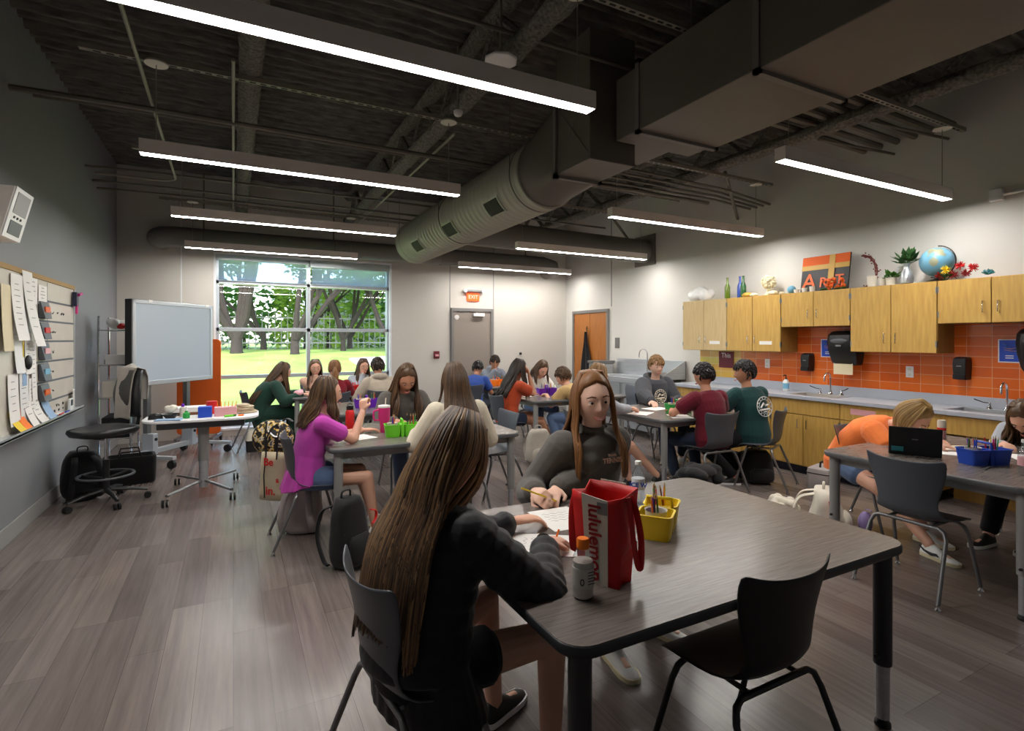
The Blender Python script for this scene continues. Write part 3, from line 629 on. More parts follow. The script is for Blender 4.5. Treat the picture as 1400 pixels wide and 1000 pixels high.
for k in range(5):
    q=MB(); pts=[V((.02*sin(i*.9+k),-.02+.17*cos(a)+.01*sin(i*2+k*2),.19+.19*sin(a)+.01*cos(i*1.7+k))) for i,a in enumerate([-1.45+2.9*j/16 for j in range(17)])]
    pts=[V((p.x,-p.y+.0,p.z)) for p in pts]; q.tube(pts,.005,5)
    for i in range(0,17,2): q.ell(pts[i]+V((0,random.uniform(-.03,.03),random.uniform(-.02,.02))),.008,6,4)
    q.build('twig','brown' if k%2 else 'maroon',t)
for i,(y,r,h,lb) in enumerate(((3.36,.05,.12,'large white pot beside the wreath'),(3.25,.035,.085,'smaller white cup right of the large white pot'))):
    t=thing('white_pot',lb,'pot',(6.2,y,TZ)); MB().lathe([(r*.7,0),(r*.8,0),(r,h),(r*.92,h),(r*.7,.01)],n=20).build('pot_body','offwhite',t)
t=thing('potted_plant','small leafy plant in a white pot left of the silver jug','plant',(6.18,3.16,TZ)); MB().lathe([(.03,0),(.04,0),(.05,.08),(.045,.08),(.03,.02)],n=18).build('pot','offwhite',t)
def leaves(q,c,n,spread,size,up=.6):
    c=V(c)
    for i in range(n):
        a=random.uniform(0,2*pi); e=random.uniform(.1,1.3); d=V((cos(a)*cos(e),sin(a)*cos(e),sin(e)*up+.1)).normalized(); x,y=frame(d); L=spread*random.uniform(.6,1)
        p=c+d*L*.4; e_=c+d*L; w_=size*.35; mid=p.lerp(e_,.5)
        q.add([p,mid+x*w_+y*.004,e_,mid-x*w_-y*.004,mid+y*w_*.25],[(0,1,4),(1,2,4),(2,3,4),(3,0,4)]); q.tube([c,p],.0015,4)
q=MB(); leaves(q,(0,0,.07),30,.13,.06); q.build('leaves','leaf',t,solid=.001)
t=thing('silver_jug','tall silver jug holding a dark green leafy plant','jug',(6.2,3.02,TZ))
MB().lathe([(.03,0),(.055,.01),(.062,.06),(.05,.12),(.025,.16),(.025,.19),(.035,.215),(.03,.215),(.02,.19)],n=22).build('jug_body','steel',t)
MB().tube([(0,.03,.19),(0,.08,.19),(0,.09,.14),(0,.06,.08)],.006,8).build('jug_handle','steel',t)
q=MB(); leaves(q,(0,0,.2),40,.2,.08,1.2); q.build('leaves','leaf_dark',t,solid=.001)
t=thing('globe','blue desk globe tilted on its stand above the tall cabinet','globe',(6.22,2.76,TZ))
gm=mat('globe_sea',(110,168,196),.35,col2=(150,150,120),nscale=7); gm.node_tree.nodes['Color Ramp'].color_ramp.elements[0].position=.55; gm.node_tree.nodes['Color Ramp'].color_ramp.elements[1].position=.6
MB().ell((0,0,.2),.145,32,22).build('sphere','globe_sea',t); MB().tube(arc((0,0,.2),.158,-1.9,1.5,24,(0,-1,0),(0,0,1)),.006,6).build('meridian_arm','black_plastic',t)
MB().lathe([(.08,0),(.085,.01),(.02,.03),(.012,.06)],n=22).build('stand','black_plastic',t)
t=thing('red_flowers','red and yellow artificial flowers spilling in front of the globe','flowers',(6.15,2.6,TZ))
for k in range(6):
    q=MB(); c=V((random.uniform(-.03,.02),.10-.055*k,.05+.05*(k%2)+ (.03 if k==3 else 0)))
    for i in range(36):
        d=V((random.gauss(-.3,1),random.gauss(0,1),random.gauss(.2,1))).normalized(); q.tube([c,c+d*.045],[.006,.002],4)
    q.build('flower_head','yellow' if k==1 else ('red' if k%2 else 'red_dark'),t)
q=MB(); leaves(q,(0,.05,.0),14,.12,.05); q.build('leaves','leaf_dark',t,solid=.001)
t=thing('teal_flower','dark teal flower at the right end of the red flowers','flowers',(6.16,2.33,TZ)); q=MB()
for i in range(40):
    d=V((random.gauss(0,1),random.gauss(0,1),abs(random.gauss(0,1)))).normalized(); q.tube([(0,0,.03),V((0,0,.03))+d*.05],[.008,.004],5)
q.build('flower_head','teal',t)

# ---------------- left wall ----------------
t = thing('wall_speaker','white wall speaker box with a grille and small control screen on the grey wall','speaker',(XL,4.88,2.43))
q=MB(); q.rings([[(0,-.17,-.17),(.17,-.17,-.17),(.25,-.17,.17),(0,-.17,.17)],[(0,.17,-.17),(.17,.17,-.17),(.25,.17,.17),(0,.17,.17)]]); q.build('speaker_body','lamp_body',t,smooth=False,bev=.006)
def sp(y0,y1,z0,z1,o,m,nm):
    def X(z): return .21+.235*z+o
    q=MB(); q.rings([[(X(z0)-.012,y0,z0),(X(z0)-.012,y1,z0),(X(z1)-.012,y1,z1),(X(z1)-.012,y0,z1)],[(X(z0),y0,z0),(X(z0),y1,z0),(X(z1),y1,z1),(X(z1),y0,z1)]]); return q.build(nm,m,t,smooth=False)
sp(-.168,.168,-.168,.168,.006,'white','front_panel'); sp(-.12,.12,.0,.14,.010,'trim_grey','speaker_grille'); sp(-.11,.11,-.14,-.05,.010,'grey_plastic','control_screen')
for k in range(3): sp(-.08+.06*k,-.06+.06*k,-.033,-.018,.012,'black_plastic','button')
Y1=7.25; Z0,Z1=.84,2.10
t = thing('whiteboard','wall whiteboard ruled into rows beside the speaker','whiteboard',(XL,0,0))
MB().span((.004,3.6,Z0),(.02,Y1,Z1)).build('board','whiteboard',t,smooth=False)
MB().span((.0,3.6,Z1),(.03,Y1+.02,Z1+.04)).build('cork_rail','cork',t,smooth=False); q=MB(); q.span((0,3.6,Z0-.02),(.1,Y1+.05,Z0)); q.span((.095,3.6,Z0-.015),(.1,Y1+.05,Z0+.015)); q.build('pen_tray','alu',t,smooth=False)
MB().span((0,Y1,Z0),(.03,Y1+.02,Z1)).build('end_frame','alu',t,smooth=False)
for i in range(6): 
    z=1.92-.185*i; MB().span((.02,6.03,z-.009),(.0215,Y1,z+.009)).build('row_line','grid_line',t,smooth=False)
MB().span((.02,6.0,Z0+.01),(.0215,6.02,Z1-.01)).build('column_line','grid_line',t,smooth=False)
MB().span((.02,6.34,Z0+.01),(.0215,6.346,Z1-.01)).build('column_line','grid_line',t,smooth=False)
def scribble(par,y0,z0,n,w_,m='ink'):
    for k in range(n):
        for j in range(int(w_/.07)):
            if random.random()<.25: continue
            pts=[(.0225,y0+.07*j+.045*i/6,z0-k*.05+random.uniform(-.014,.014)) for i in range(7)]; MB().tube(pts,.0022,4).build('handwriting',m,par)
for i,w_ in enumerate((.5,.22,.16,.15,.15)): scribble(t,6.42,1.82-.185*i,1,w_)
scribble(t,6.4,.93,2,.5)
for i in range(5):
    p=thing('hanging_pocket','grey pocket with a coloured card, %s on the whiteboard'%('topmost','second from the top','third from the top','fourth from the top','lowest')[i],'pocket',(XL+.022,6.18,1.83-.185*i),group=None)
    q=MB(); q.rings([[(.002,-.12,.075),(.002,.12,.075),(.002,.10,-.075),(.002,-.10,-.075)],[(.02,-.12,.075),(.02,.12,.075),(.05,.10,-.075),(.05,-.10,-.075)]]); q.build('pocket_body','grey_plastic',p,smooth=False,bev=.004)
    MB().span((.036,-.07,-.02),(.044,.07,.03)).build('card',('orange','red','pale_pink','sky','orange')[i],p,smooth=False)
def sheet(y,z,w_,h,m,label,curl=0,tiltr=0,lines=0):
    n=7; q=MB(); rs=[]
    for i in range(n):
        f=i/(n-1); zz=z-h*f; xo=.008+curl*f*f; rs.append([(xo,y-w_/2+tiltr*f,zz),(xo,y+w_/2+tiltr*f,zz),(xo+.0015,y+w_/2+tiltr*f,zz),(xo+.0015,y-w_/2+tiltr*f,zz)])
    q.rings(rs); o=q.build('paper_sheet',m); o.location=(XL+.022,0,0); tag(o,label,'paper')
    for k in range(lines):
        f=.15+.7*k/max(1,lines); xo=.0115+curl*f*f; ww=w_*(.3+.1*((k*7)%3)); MB().box((xo,y-w_*.05+tiltr*f,z-h*f),(.001,ww,.004)).build('printed_line','grid_line',o,smooth=False)
    return o
mat('screen_blue',(150,180,214),.6)
sheet(5.92,2.09,.2,.22,'paper','small white list pinned at the top beside the pocket column',0,0,4)
sheet(6.17,2.05,.24,.17,'paper','small white note pinned at the top of the pocket column',0,0,4)
sheet(5.76,2.13,.24,.62,'paper','long crumpled white drawing hanging from the cork rail',.07,.10,6)
sheet(5.52,2.08,.26,.52,'paper','white printed sheet with a dark border high on the board',.05,0,8)
sheet(5.30,1.98,.2,.5,'paper_cream','cream sheet at the top left edge of the view',.02)
o=sheet(5.56,1.60,.2,.30,'white','white card with a yellow and purple border on the whiteboard',.02)
MB().box((.016,5.645,1.45),(.001,.02,.29)).build('yellow_border','yellow',o,smooth=False); MB().box((.022,5.56,1.32),(.001,.19,.016)).build('purple_border','purple',o,smooth=False)
sheet(5.78,1.62,.16,.34,'paper','narrow white list right of the bordered card',.01,0,6)
sheet(5.92,1.55,.12,.5,'paper','long narrow checklist beside the pockets',.01,0,9)
o=sheet(5.44,1.30,.22,.40,'paper','large white handout at the left of the whiteboard',.02,0,5)
o=sheet(5.68,1.32,.2,.42,'white','printed notice with a pale blue picture',.015,0,7); MB().box((.0125,5.69,1.24),(.001,.10,.10)).build('blue_picture','screen_blue',o,smooth=False)
sheet(5.88,1.24,.16,.38,'paper','printed notice right of the pale blue picture',.015,0,8)
sheet(5.55,.97,.2,.1,'paper_cream','cream slip just above the pen tray',.02)
for k,(y,m,w_,h,lb) in enumerate(((5.42,'yellow',.16,.16,'yellow folder leaning in the pen tray'),(5.55,'orange_bright',.14,.17,'orange folder leaning in the pen tray'),(5.72,'paper',.16,.26,'large white booklet leaning in the pen tray'),(5.96,'paper',.2,.18,'curled white booklet leaning in the pen tray'),(6.2,'screen_blue',.2,.2,'pale blue sheet leaning in the pen tray under the pockets'))):
    sheet(y,.85+h,w_,h-.005,m,lb,.06,.05,3 if m=='paper' else 0)
p=thing('magnet_clip','black round magnet clip on the whiteboard','magnet',(XL+.035,5.72,1.38)); MB().ell((.015,0,0),(.022,.05,.06),14,8).build('clip','black_plastic',p)
p=thing('marker_holder','dark marker holder with a pink marker at the top right end of the whiteboard','holder',(XL+.03,7.19,2.0)); MB().span((0,-.04,-.08),(.04,.04,.07)).build('holder','navy',p,smooth=False,bev=.005); MB().cyl((.05,-.02,.04),(.05,.10,.06),.016,n=8).build('marker','magenta',p); MB().cyl((.03,0,-.16),(.03,0,-.05),.012,n=8).build('marker','pink',p)
p=thing('calculator','small white and black device standing in the pen tray','calculator',(XL+.06,6.95,Z0+.001)); MB().box((0,0,.06),(.02,.12,.12)).build('device_body','white',p,smooth=False,bev=.004); MB().box((.011,0,.08),(.004,.07,.06)).build('display','black_plastic',p,smooth=False)
p=thing('booklet','white leaflet standing at the right end of the pen tray','booklet',(XL+.05,7.12,Z0+.001)); MB().box((0,0,.10),(.012,.16,.2),rz=.2).build('leaflet','paper',p,smooth=False)
o=MB().span((-.2,0,0),(.2,.02,.009)).build('marker_strip','white',None,smooth=False); o.location=(XL+.04,6.5,Z0+.001); o.rotation_euler=(0,0,pi/2); tag(o,'long white strip lying in the pen tray','strip')
for k in range(3):
    o=MB().cyl((0,0,0),(0,.13,0),.009,n=8).build('marker',('ink','red','blue')[k]); o.location=(XL+.075,6.3+.2*k,Z0+.01); tag(o,('black marker lying in the pen tray','red marker lying in the pen tray','blue marker lying in the pen tray')[k],'marker')
# ---------------- tables ----------------
TH = .75
def rrect(w,d,r,z,n=6):
    out=[]
    for cx_,cy_,a0 in ((w/2-r,d/2-r,0),(-w/2+r,d/2-r,pi/2),(-w/2+r,-d/2+r,pi),(w/2-r,-d/2+r,3*pi/2)):
        for i in range(n+1): a=a0+pi/2*i/n; out.append((cx_+r*cos(a),cy_+r*sin(a),z))
    return out
def table(x0,x1,y0,y1,label,dark=False):
    w,d=x1-x0,y1-y0; t=thing('classroom_table',label,'table',((x0+x1)/2,(y0+y1)/2,0))
    MB().rings([rrect(w-.006,d-.006,.085,TH-.004),rrect(w-.010,d-.010,.083,TH)]).build('table_top','table_top',t,smooth=False)
    MB().rings([rrect(w-.012,d-.012,.08,TH-.036),rrect(w,d,.088,TH-.028),rrect(w,d,.088,TH-.006),rrect(w-.008,d-.008,.084,TH-.002)]).build('edge_band','table_edge_dark' if dark else 'table_edge',t,ang=.9)
    q=MB(); a,b=w/2-.10,d/2-.10
    for s in (-1,1): q.span((-a,s*b-.012,TH-.095),(a,s*b+.012,TH-.036)); q.span((s*a-.012,-b,TH-.095),(s*a+.012,b,TH-.036))
    q.build('table_frame','table_leg',t,smooth=False)
    for sx,sy in ((-1,-1),(1,-1),(1,1),(-1,1)):
        x,y=sx*(w/2-.075),sy*(d/2-.07); q=MB(); q.lathe([(.033,.25),(.034,.26),(.034,TH-.036)],(x,y,0),20); lg=q.build('leg','table_leg_dark' if dark else 'table_leg',t)
        MB().lathe([(.024,.03),(.025,.25)],(x,y,0),16).build('inner_leg','steel',lg); MB().lathe([(.03,0),(.03,.012),(.012,.03)],(x,y,0),14).build('foot','black_plastic',lg)
        MB().cyl((x-.036,y,.29),(x-.05,y,.29),.008,n=8).build('leg_screw','black_plastic',lg)
    return t
table(.78,2.42,1.16,2.34,'nearest classroom table with the red and white tote bag on it',True)
table(.63,2.25,4.12,5.28,'classroom table of the pink-shirted student with a lime green caddy')
table(.75,2.3,6.0,7.15,'classroom table with a purple caddy in the middle of the left column')
table(.72,2.3,8.0,9.15,'classroom table directly in front of the window')
table(3.84,5.4,1.25,2.45,'classroom table at the right edge with laptop and blue caddy')
table(3.83,5.35,4.05,5.22,'classroom table with a green caddy in front of the cabinets')
table(3.5,5.1,6.1,7.25,'classroom table with a purple caddy before the wooden door')
table(3.6,5.1,8.2,9.2,'classroom table with an orange caddy in front of the grey door')
# ---------------- chairs ----------------
def chair(loc,yaw,label,shell='chair_shell',leg='chair_leg'):
    t=thing('classroom_chair',label,'chair',(loc[0],loc[1],0),yaw)
    prof=[(.235,.425,.19,.0,0),(.21,.45,.215,.0,.004),(.10,.452,.225,.0,.012),(-.03,.446,.215,.0,.022),(-.105,.458,.195,.012,.03),(-.145,.515,.165,.03,.02),(-.158,.60,.175,.045,.0),(-.168,.68,.20,.055,.0),(-.186,.76,.222,.06,.008),(-.205,.825,.232,.06,.03)]
    q=MB(); n=12; vs=[]; 
    for y,z,w_,fwd,up in prof:
        for i in range(n+1):
            u=-1+2*i/n; vs.append((u*w_, y+fwd*abs(u)**2.2, z+up*abs(u)**3))
    fs=[(j*(n+1)+i,j*(n+1)+i+1,(j+1)*(n+1)+i+1,(j+1)*(n+1)+i) for j in range(len(prof)-1) for i in range(n)]
    q.add(vs,fs); q.build('seat_shell',shell,t,ang=0,solid=.009,sub=1)
    for sy,yt,yb in ((1,.14,.25),(-1,-.10,-.265)):
        for sx in (-1,1):
            q=MB(); pts=[(sx*.235,yb,.025),(sx*.212,yt+(yb-yt)*.12,.365),(sx*.195,yt+(yb-yt)*.03,.408),(sx*.165,yt,.424),(sx*.0,yt,.424)]
            q.tube(pts,.0115,10); lg=q.build('leg',leg,t); MB().lathe([(.016,0),(.018,.006),(.012,.02),(.012,.032)],(sx*.235,yb,0),12).build('foot_glide','chrome',lg)
    q=MB()
    q.tube([(-.12,.14,.424),(-.12,-.10,.424)],.009,6); q.tube([(.12,.14,.424),(.12,-.10,.424)],.009,6); q.tube([(-.125,.02,.424),(.125,.02,.424)],.009,6)
    q.build('seat_frame',leg,t)
    return t
CH=[]
chair((1.60,1.27),0,'empty black chair nearest the camera, pushed under the near table','chair_shell_black','chair_leg_dark')
chair((.53,1.76),-R(83),'grey chair under the student in the black puffer coat')
chair((1.80,2.50),pi-R(2),'chair of the smiling student in the grey shirt, behind the near table')
chair((.52,4.45),-pi/2,'grey chair under the pink-shirted student with bags hung on its back')
chair((1.62,4.1),0,'grey chair of the long-haired student in the white sweater')
chair((1.62,5.48),pi,'chair behind the lime caddy, of the wavy-haired student')
chair((2.36,4.87),pi/2,'empty grey chair at the right side of the table with the lime caddy')
chair((.28,8.45),-pi/2+R(8),'grey chair of the student in the green dress by the window')
chair((1.25,7.88),0,'chair of the maroon-shirted blonde student near the window'); chair((1.95,7.88),R(-8),'chair of the student in the beige hoodie near the window')
chair((1.2,9.32),pi,'chair of the student leaning on her hand in front of the window'); chair((1.95,9.3),pi,'chair of the long-haired student at the right end of the window')
chair((1.9,5.82),0,'empty chair in the middle of the left column of tables')
chair((3.26,6.45),-pi/2,'blue-lit grey chair under the orange-bloused student')
chair((4.3,7.48),pi,'chair of the student in the white shirt at the back table'); chair((4.3,5.92),R(12),'chair of the tan-shirted student bending over the back table')
chair((3.5,8.12),R(-40),'chair of the blue-shirted boy under the grey door'); chair((4.45,9.35),pi,'chair of the grey-hooded boy behind the orange caddy')
chair((3.28,4.6),-pi/2,'chair on the left side of the green caddy table'); chair((5.0,5.45),pi,'chair of the student in the grey hoodie with a printed crest')
chair((4.38,3.93),R(-4),'grey chair of the maroon-shirted boy with his back to the camera'); chair((5.06,3.82),R(24),'grey chair turned sideways under the green-shirted boy')
chair((3.87,1.83),-pi/2,'empty grey chair at the left side of the laptop table'); chair((4.76,2.62),pi,'chair of the orange-shirted student bending over the laptop table')
chair((5.78,1.78),pi/2,'chair of the student with grey patterned sleeves at the right edge')
chair((5.5,6.6),pi/2,'empty blue-lit chair at the right of the back table')

# ---------------- caddies, pencils and other table things ----------------
PEN={}
def pencil(loc,tilt,rz,m,label,group,L=.17):
    k=m
    if k not in PEN:
        q=MB(); q.cyl((0,0,0),(0,0,L-.02),.0038,n=6); o=q.build('pencil',m,None,ang=.5)
        tip=MB().lathe([(.0038,L-.02),(.001,L)],n=6).build('pencil_tip','tan',o)
        PEN[k]=(o,tip,[False])
    o,tip,used=PEN[k]
    if used[0]:
        o2=o.copy(); C.objects.link(o2); t2=tip.copy(); C.objects.link(t2); t2.parent=o2; o=o2
    used[0]=True
    o.location=loc; o.rotation_euler=(tilt,0,rz); tag(o,label,'pencil',group); return o
def caddy(x,y,rz,m,colour,label,npen,z=TH,sc=1.0):
    t=thing('pencil_caddy',label,'caddy',(x,y,z),rz)
    for s in (-1,1):
        q=MB(); cx_=s*.078
        def ring(f,zz,o=0): return [(cx_+px*f,py*f,zz) for px,py,_ in rrect(.132-o,.14-o,.022,0,3)]
        q.rings([ring(.84,.0),ring(1,.095),ring(1.06,.098),ring(1.06,.102),ring(.94,.102),ring(.93,.09),ring(.8,.008)]); q.build('caddy_bin',m,t,ang=.8)
    q=MB(); q.span((-.012,-.06,.0),(.012,.06,.1)); q.tube([(0,-.055,.09),(0,-.05,.14),(0,.05,.14),(0,.055,.09)],.008,8); q.build('caddy_handle',m,t,ang=.8)
    q=MB(); q.lathe([(.035,.02),(.045,.11),(.048,.112),(.042,.108),(.034,.03)],(-.078,0,0),16); q.build('inner_cup','offwhite',t)
    cols=['red','blue','green','orange_bright','yellow','purple','brown','ink','pink','leaf','navy','maroon']
    for i in range(npen):
        s=-1 if i%2 else 1; px=s*.078+random.uniform(-.025,.025); py=random.uniform(-.03,.03); c_,s_=cos(rz),sin(rz)
        pencil((x+px*c_-py*s_, y+px*s_+py*c_, z+.014),random.uniform(-.22,.22),random.uniform(0,6.28),cols[i%len(cols)],'coloured pencil standing in the '+colour+' caddy','pencils in the '+colour+' caddy')
    return t
caddy(1.62,1.74,R(38),'yellow','yellow','yellow two-bin caddy full of pencils beside the tote bag',12)
caddy(1.27,4.46,R(-8),'lime','lime','lime green two-bin caddy of pencils in front of the wavy-haired student',12)
caddy(1.42,6.5,R(-4),'purple','near purple','purple two-bin caddy on the middle table of the left column',6)
caddy(4.4,4.42,R(-12),'green','green','green two-bin caddy in front of the student in the grey hoodie',6)
caddy(4.38,1.68,R(-22),'blue','blue','blue two-bin caddy of pencils on the laptop table',14)
caddy(4.08,6.72,R(-10),'purple','far purple','purple caddy with brown things in it on the table before the wooden door',5)
caddy(4.15,8.5,R(0),'orange_bright','orange','orange caddy on the table in front of the grey door',4)
caddy(1.66,8.5,R(10),'red','red','red caddy on the table by the window',4)
mat('label_pale',(176,176,174),.8)
def paper(x,y,rz,label,w_=.216,h=.28,m='paper',z=TH+.001,sc=None):
    q=MB(); q.box((0,0,0),(w_,h,.0012)); o=q.build('paper_sheet',m,None,smooth=False); o.location=(x,y,z); o.rotation_euler=(0,0,rz); tag(o,label,'paper')
    if sc:
        q=MB()
        for k in range(sc):
            pts=[(-w_*.3+w_*.6*i/16,h*.25-.03*k+.008*sin(i*1.3+k*2),.0012) for i in range(17)]; q.tube(pts,.0006,4)
        q.build('pencil_drawing','label_pale',o)
    return o
paper(1.09,1.83,R(55),'white sheet under the hand of the coated student',z=TH+.003,sc=3); paper(.99,1.87,R(75),'cream sheet half under the white one by the coated student',m='paper_cream')
paper(1.33,2.06,R(-4),'white drawing sheet in front of the smiling student',z=TH+.001,sc=4)
paper(.90,4.52,R(-70),'white sheet under the elbow of the pink-shirted student')
paper(1.66,4.98,0,'white sheet before the wavy-haired student'); paper(1.75,4.45,0,'white sheet before the student in the white sweater')
paper(4.0,4.58,R(-60),'white sheets at the left side of the green caddy table'); paper(4.42,4.8,R(-80),'white sheet in front of the grey hoodie student'); paper(4.2,4.2,R(-30),'white sheet by the elbow of the maroon-shirted boy')
paper(4.6,2.03,R(-60),'white sheet under the hand of the orange-shirted student',.28,.3); paper(4.82,1.95,R(-30),'cream sheet beside the blue caddy',m='paper_cream',z=TH+.003); paper(4.85,1.6,R(-50),'white sheet of the student with grey sleeves',z=TH+.001)
paper(3.8,6.75,R(-80),'white sheet on the back table left of the purple caddy',.25,.3); paper(4.42,6.6,R(-60),'white sheet on the back table right of the purple caddy',.25,.3)
paper(3.9,8.55,R(-60),'white sheet on the table in front of the grey door'); paper(1.15,8.4,0,'white sheet on the table by the window')
# tablet with orange strip
t=thing('tablet','dark grey tablet with an orange strip on the green caddy table','tablet',(3.98,4.83,TH),R(-20)); MB().box((0,0,.008),(.26,.19,.016)).build('tablet_body','grey_plastic',t,smooth=False,bev=.005); MB().box((.03,0,.02),(.1,.05,.008)).build('orange_strip','orange',t,smooth=False,bev=.003)
# tote bag
t=thing('tote_bag','red and white shopping tote with vertical red lettering, standing on the near table','bag',(1.125,1.47,TH),R(-66))
def tr(f,z,w0=.15,d0=.085,w1=.185,d1=.12):
    w_=w0+(w1-w0)*f; d_=d0+(d1-d0)*f; return w_/2,d_/2,z
H_=.305
q=MB(); rs=[]
for i in range(11):
    f=i/10; a,b,z=tr(f,H_*f); j=.006*noise.noise((0,0,f*5)); k2=.008*sin(f*9)
    sag=.02*(f**3)
    rs.append([(-a,-b,z),(-a*.33,-b-.004+j,z-sag*.4),(a*.33,-b-.004-j,z-sag),(a,-b,z),(a-.012-k2,0,z-.01*f),(a,b,z+.01*f),(0,b+.004,z+.012*f),(-a,b,z+.01*f),(-a+.012+k2,0,z-.008*f)])
n0=len(rs[0]); q.rings(rs,cap=False); q.f.append(tuple(range(n0-1,-1,-1))); q.build('bag_body','red',t,ang=0,solid=.003)
for s,nm in ((-1,'front_panel'),(1,'back_panel')):
    q=MB(); rs=[]
    for i in range(11):
        f=i/10; a,b,z=tr(f,H_*f*1.0+(.004 if i==10 else 0)+(.0 if s<0 else .012*f)); y=s*(b+.0075)
        rs.append([(-a*.56,y,z-.008*f*(s<0)),(0,y+s*.002,z-.014*f*(s<0)),(a*.50,y,z-.02*f*(s<0)),(a*.50,y-s*.003,z-.02*f*(s<0)),(0,y-s*.001,z-.014*f*(s<0)),(-a*.56,y-s*.003,z-.008*f*(s<0))])
    q.rings(rs); q.build(nm,'offwhite',t,ang=.9)
MB().box((.026,-.0675,.262),(.036,.002,.04),rx=.058).build('grey_patch','grey',t,smooth=False)
text('lululemon',.066,'red_dark',t,(-.004,-.0625,.142),Matrix(((0,1,0),(.0574,0,-1),(-.9984,0,-.0574))).to_euler(),name='bag_lettering',bold=.0012,ext=.0008)
for s in (-1,1):
    q=MB(); pts=[(.085,s*.02,.295),(.105,s*.02,.25),(.118,s*.03,.16),(.115,s*.035,.07),(.11,s*.03,.06),(.106,s*.015,.1),(.10,s*.0,.2),(.088,0,.295)] if s>0 else [(-.09,-.04,.30),(-.105,-.045,.22),(-.10,-.05,.12),(-.092,-.05,.10),(-.09,-.04,.16),(-.088,-.02,.29)]
    q.tube(pts,.012,8,flat=(.25,1)); q.build('bag_strap','red',t)
q=MB(); q.cyl((.09,.03,.13),(.098,.03,.13),.016,n=18); q.build('round_emblem','white',t); MB().tube(arc((.099,.03,.13),.009,.6,5.6,12,(0,1,0),(0,0,1)),.0015,5).build('emblem_mark','red',t)
# bottles
t=thing('drink_bottle','clear sports drink bottle with an orange cap in front of the tote bag','bottle',(.985,1.40,TH))
MB().lathe([(.026,0),(.033,.006),(.034,.02),(.033,.03),(.034,.05),(.034,.1),(.033,.112),(.031,.12),(.032,.13),(.022,.152),(.018,.158),(.0175,.16)],n=28).build('bottle_body','clear_plastic',t)
mat('drink',(222,210,196),.3); MB().lathe([(.025,.003),(.0315,.008),(.0315,.045),(.0315,.118),(.0,.119)],n=28).build('drink_inside','drink',t)
mat('label_grey',(196,192,186),.5); MB().lathe([(.0343,.04),(.0345,.044),(.0345,.098),(.0343,.1)],n=28).build('bottle_label','label_grey',t)
text('0',.03,'ink',t,(-.022,-.0275,.06),(pi/2,0,R(-38)),name='label_print'); 
q=MB()
for k in range(5): q.box((.008,-.0345,.09-.009*k),(.026,.001,.0025))
q.build('label_lines','ink',t,smooth=False)
MB().lathe([(.0185,.156),(.0205,.158),(.0205,.184),(.018,.188),(.0,.188)],n=24).build('bottle_cap','orange_bright',t); 
t=thing('water_bottle','clear water bottle with blue and white label behind the tote bag','bottle',(1.79,2.07,TH))
MB().lathe([(.026,0),(.032,.006),(.032,.06),(.030,.065),(.032,.07),(.032,.13),(.028,.15),(.016,.18),(.013,.185),(.013,.195)],n=28).build('bottle_body','clear_plastic',t)
MB().lathe([(.0323,.075),(.0325,.078),(.0325,.125),(.0323,.128)],n=28).build('bottle_label','white',t)
text('ICE W',.03,'blue',t,(-.022,-.026,.1),(pi/2,0,R(-41)),name='label_print',bold=.001); MB().lathe([(.0155,.193),(.016,.195),(.016,.21),(.014,.213),(.0,.213)],n=20).build('bottle_cap','white',t)
t=thing('water_bottle','clear water bottle at the right edge of the laptop table','bottle',(4.22,1.42,TH)); MB().lathe([(.028,0),(.033,.006),(.033,.13),(.028,.15),(.016,.18),(.013,.2)],n=24).build('bottle_body','clear_plastic',t); MB().lathe([(.0335,.06),(.0335,.11)],n=24).build('bottle_label','pale_pink',t); MB().lathe([(.016,.198),(.016,.215),(0,.216)],n=18).build('bottle_cap','white',t)
t=thing('drink_can','tall slim white can with a red pattern on the laptop table','can',(5.1,2.23,TH)); MB().lathe([(.026,0),(.03,.006),(.03,.15),(.026,.16),(.026,.163),(.022,.16)],n=24).build('can_body','offwhite',t); MB().lathe([(.0303,.01),(.0305,.012),(.0305,.07),(.0303,.072)],n=24).build('can_print','pale_pink',t); MB().lathe([(.0303,.08),(.0306,.085),(.0306,.10),(.0303,.102)],n=24).build('can_band','red',t)
t=thing('glue_bottle','orange and white glue bottle lying on the near table','glue',(1.02,2.1,TH+.021),R(-20)); q=MB(); q.tube([(-.035,0,0),(.03,0,0)],[.02,.02],14,flat=(1,1)); q.ell((.035,0,0),(.014,.02,.02)); q.build('bottle_body','orange_bright',t); MB().tube([(-.035,0,0),(-.05,0,0),(-.07,0,0)],[.014,.01,.003],12).build('nozzle','offwhite',t)
t=thing('steel_tumbler','large pink tumbler with handle and straw by the lime caddy','tumbler',(1.18,4.7,TH)); MB().lathe([(.032,0),(.034,.004),(.038,.09),(.05,.11),(.052,.22),(.05,.222)],n=26).build('tumbler_body','magenta' if 0 else 'pink',t); MB().lathe([(.053,.218),(.053,.235),(.03,.24),(0,.24)],n=26).build('tumbler_lid','white',t); MB().tube([(-.048,0,.2),(-.09,0,.19),(-.095,0,.15),(-.085,0,.11),(-.045,0,.11)],.009,8).build('tumbler_handle','pink',t); MB().cyl((.01,0,.235),(.015,0,.3),.005,n=8).build('straw','offwhite',t)
t=thing('flask','red insulated flask with a black lid held beside the pink-shirted student','flask',(.92,4.88,TH)); MB().lathe([(.036,0),(.038,.004),(.038,.17),(.03,.19),(.026,.195)],n=24).build('flask_body','red',t); MB().lathe([(.028,.19),(.03,.195),(.03,.225),(.02,.23),(0,.23)],n=20).build('flask_lid','black_plastic',t); MB().tube(arc((0,0,.225),.022,0,pi,8),.004,6).build('lid_loop','black_plastic',t)
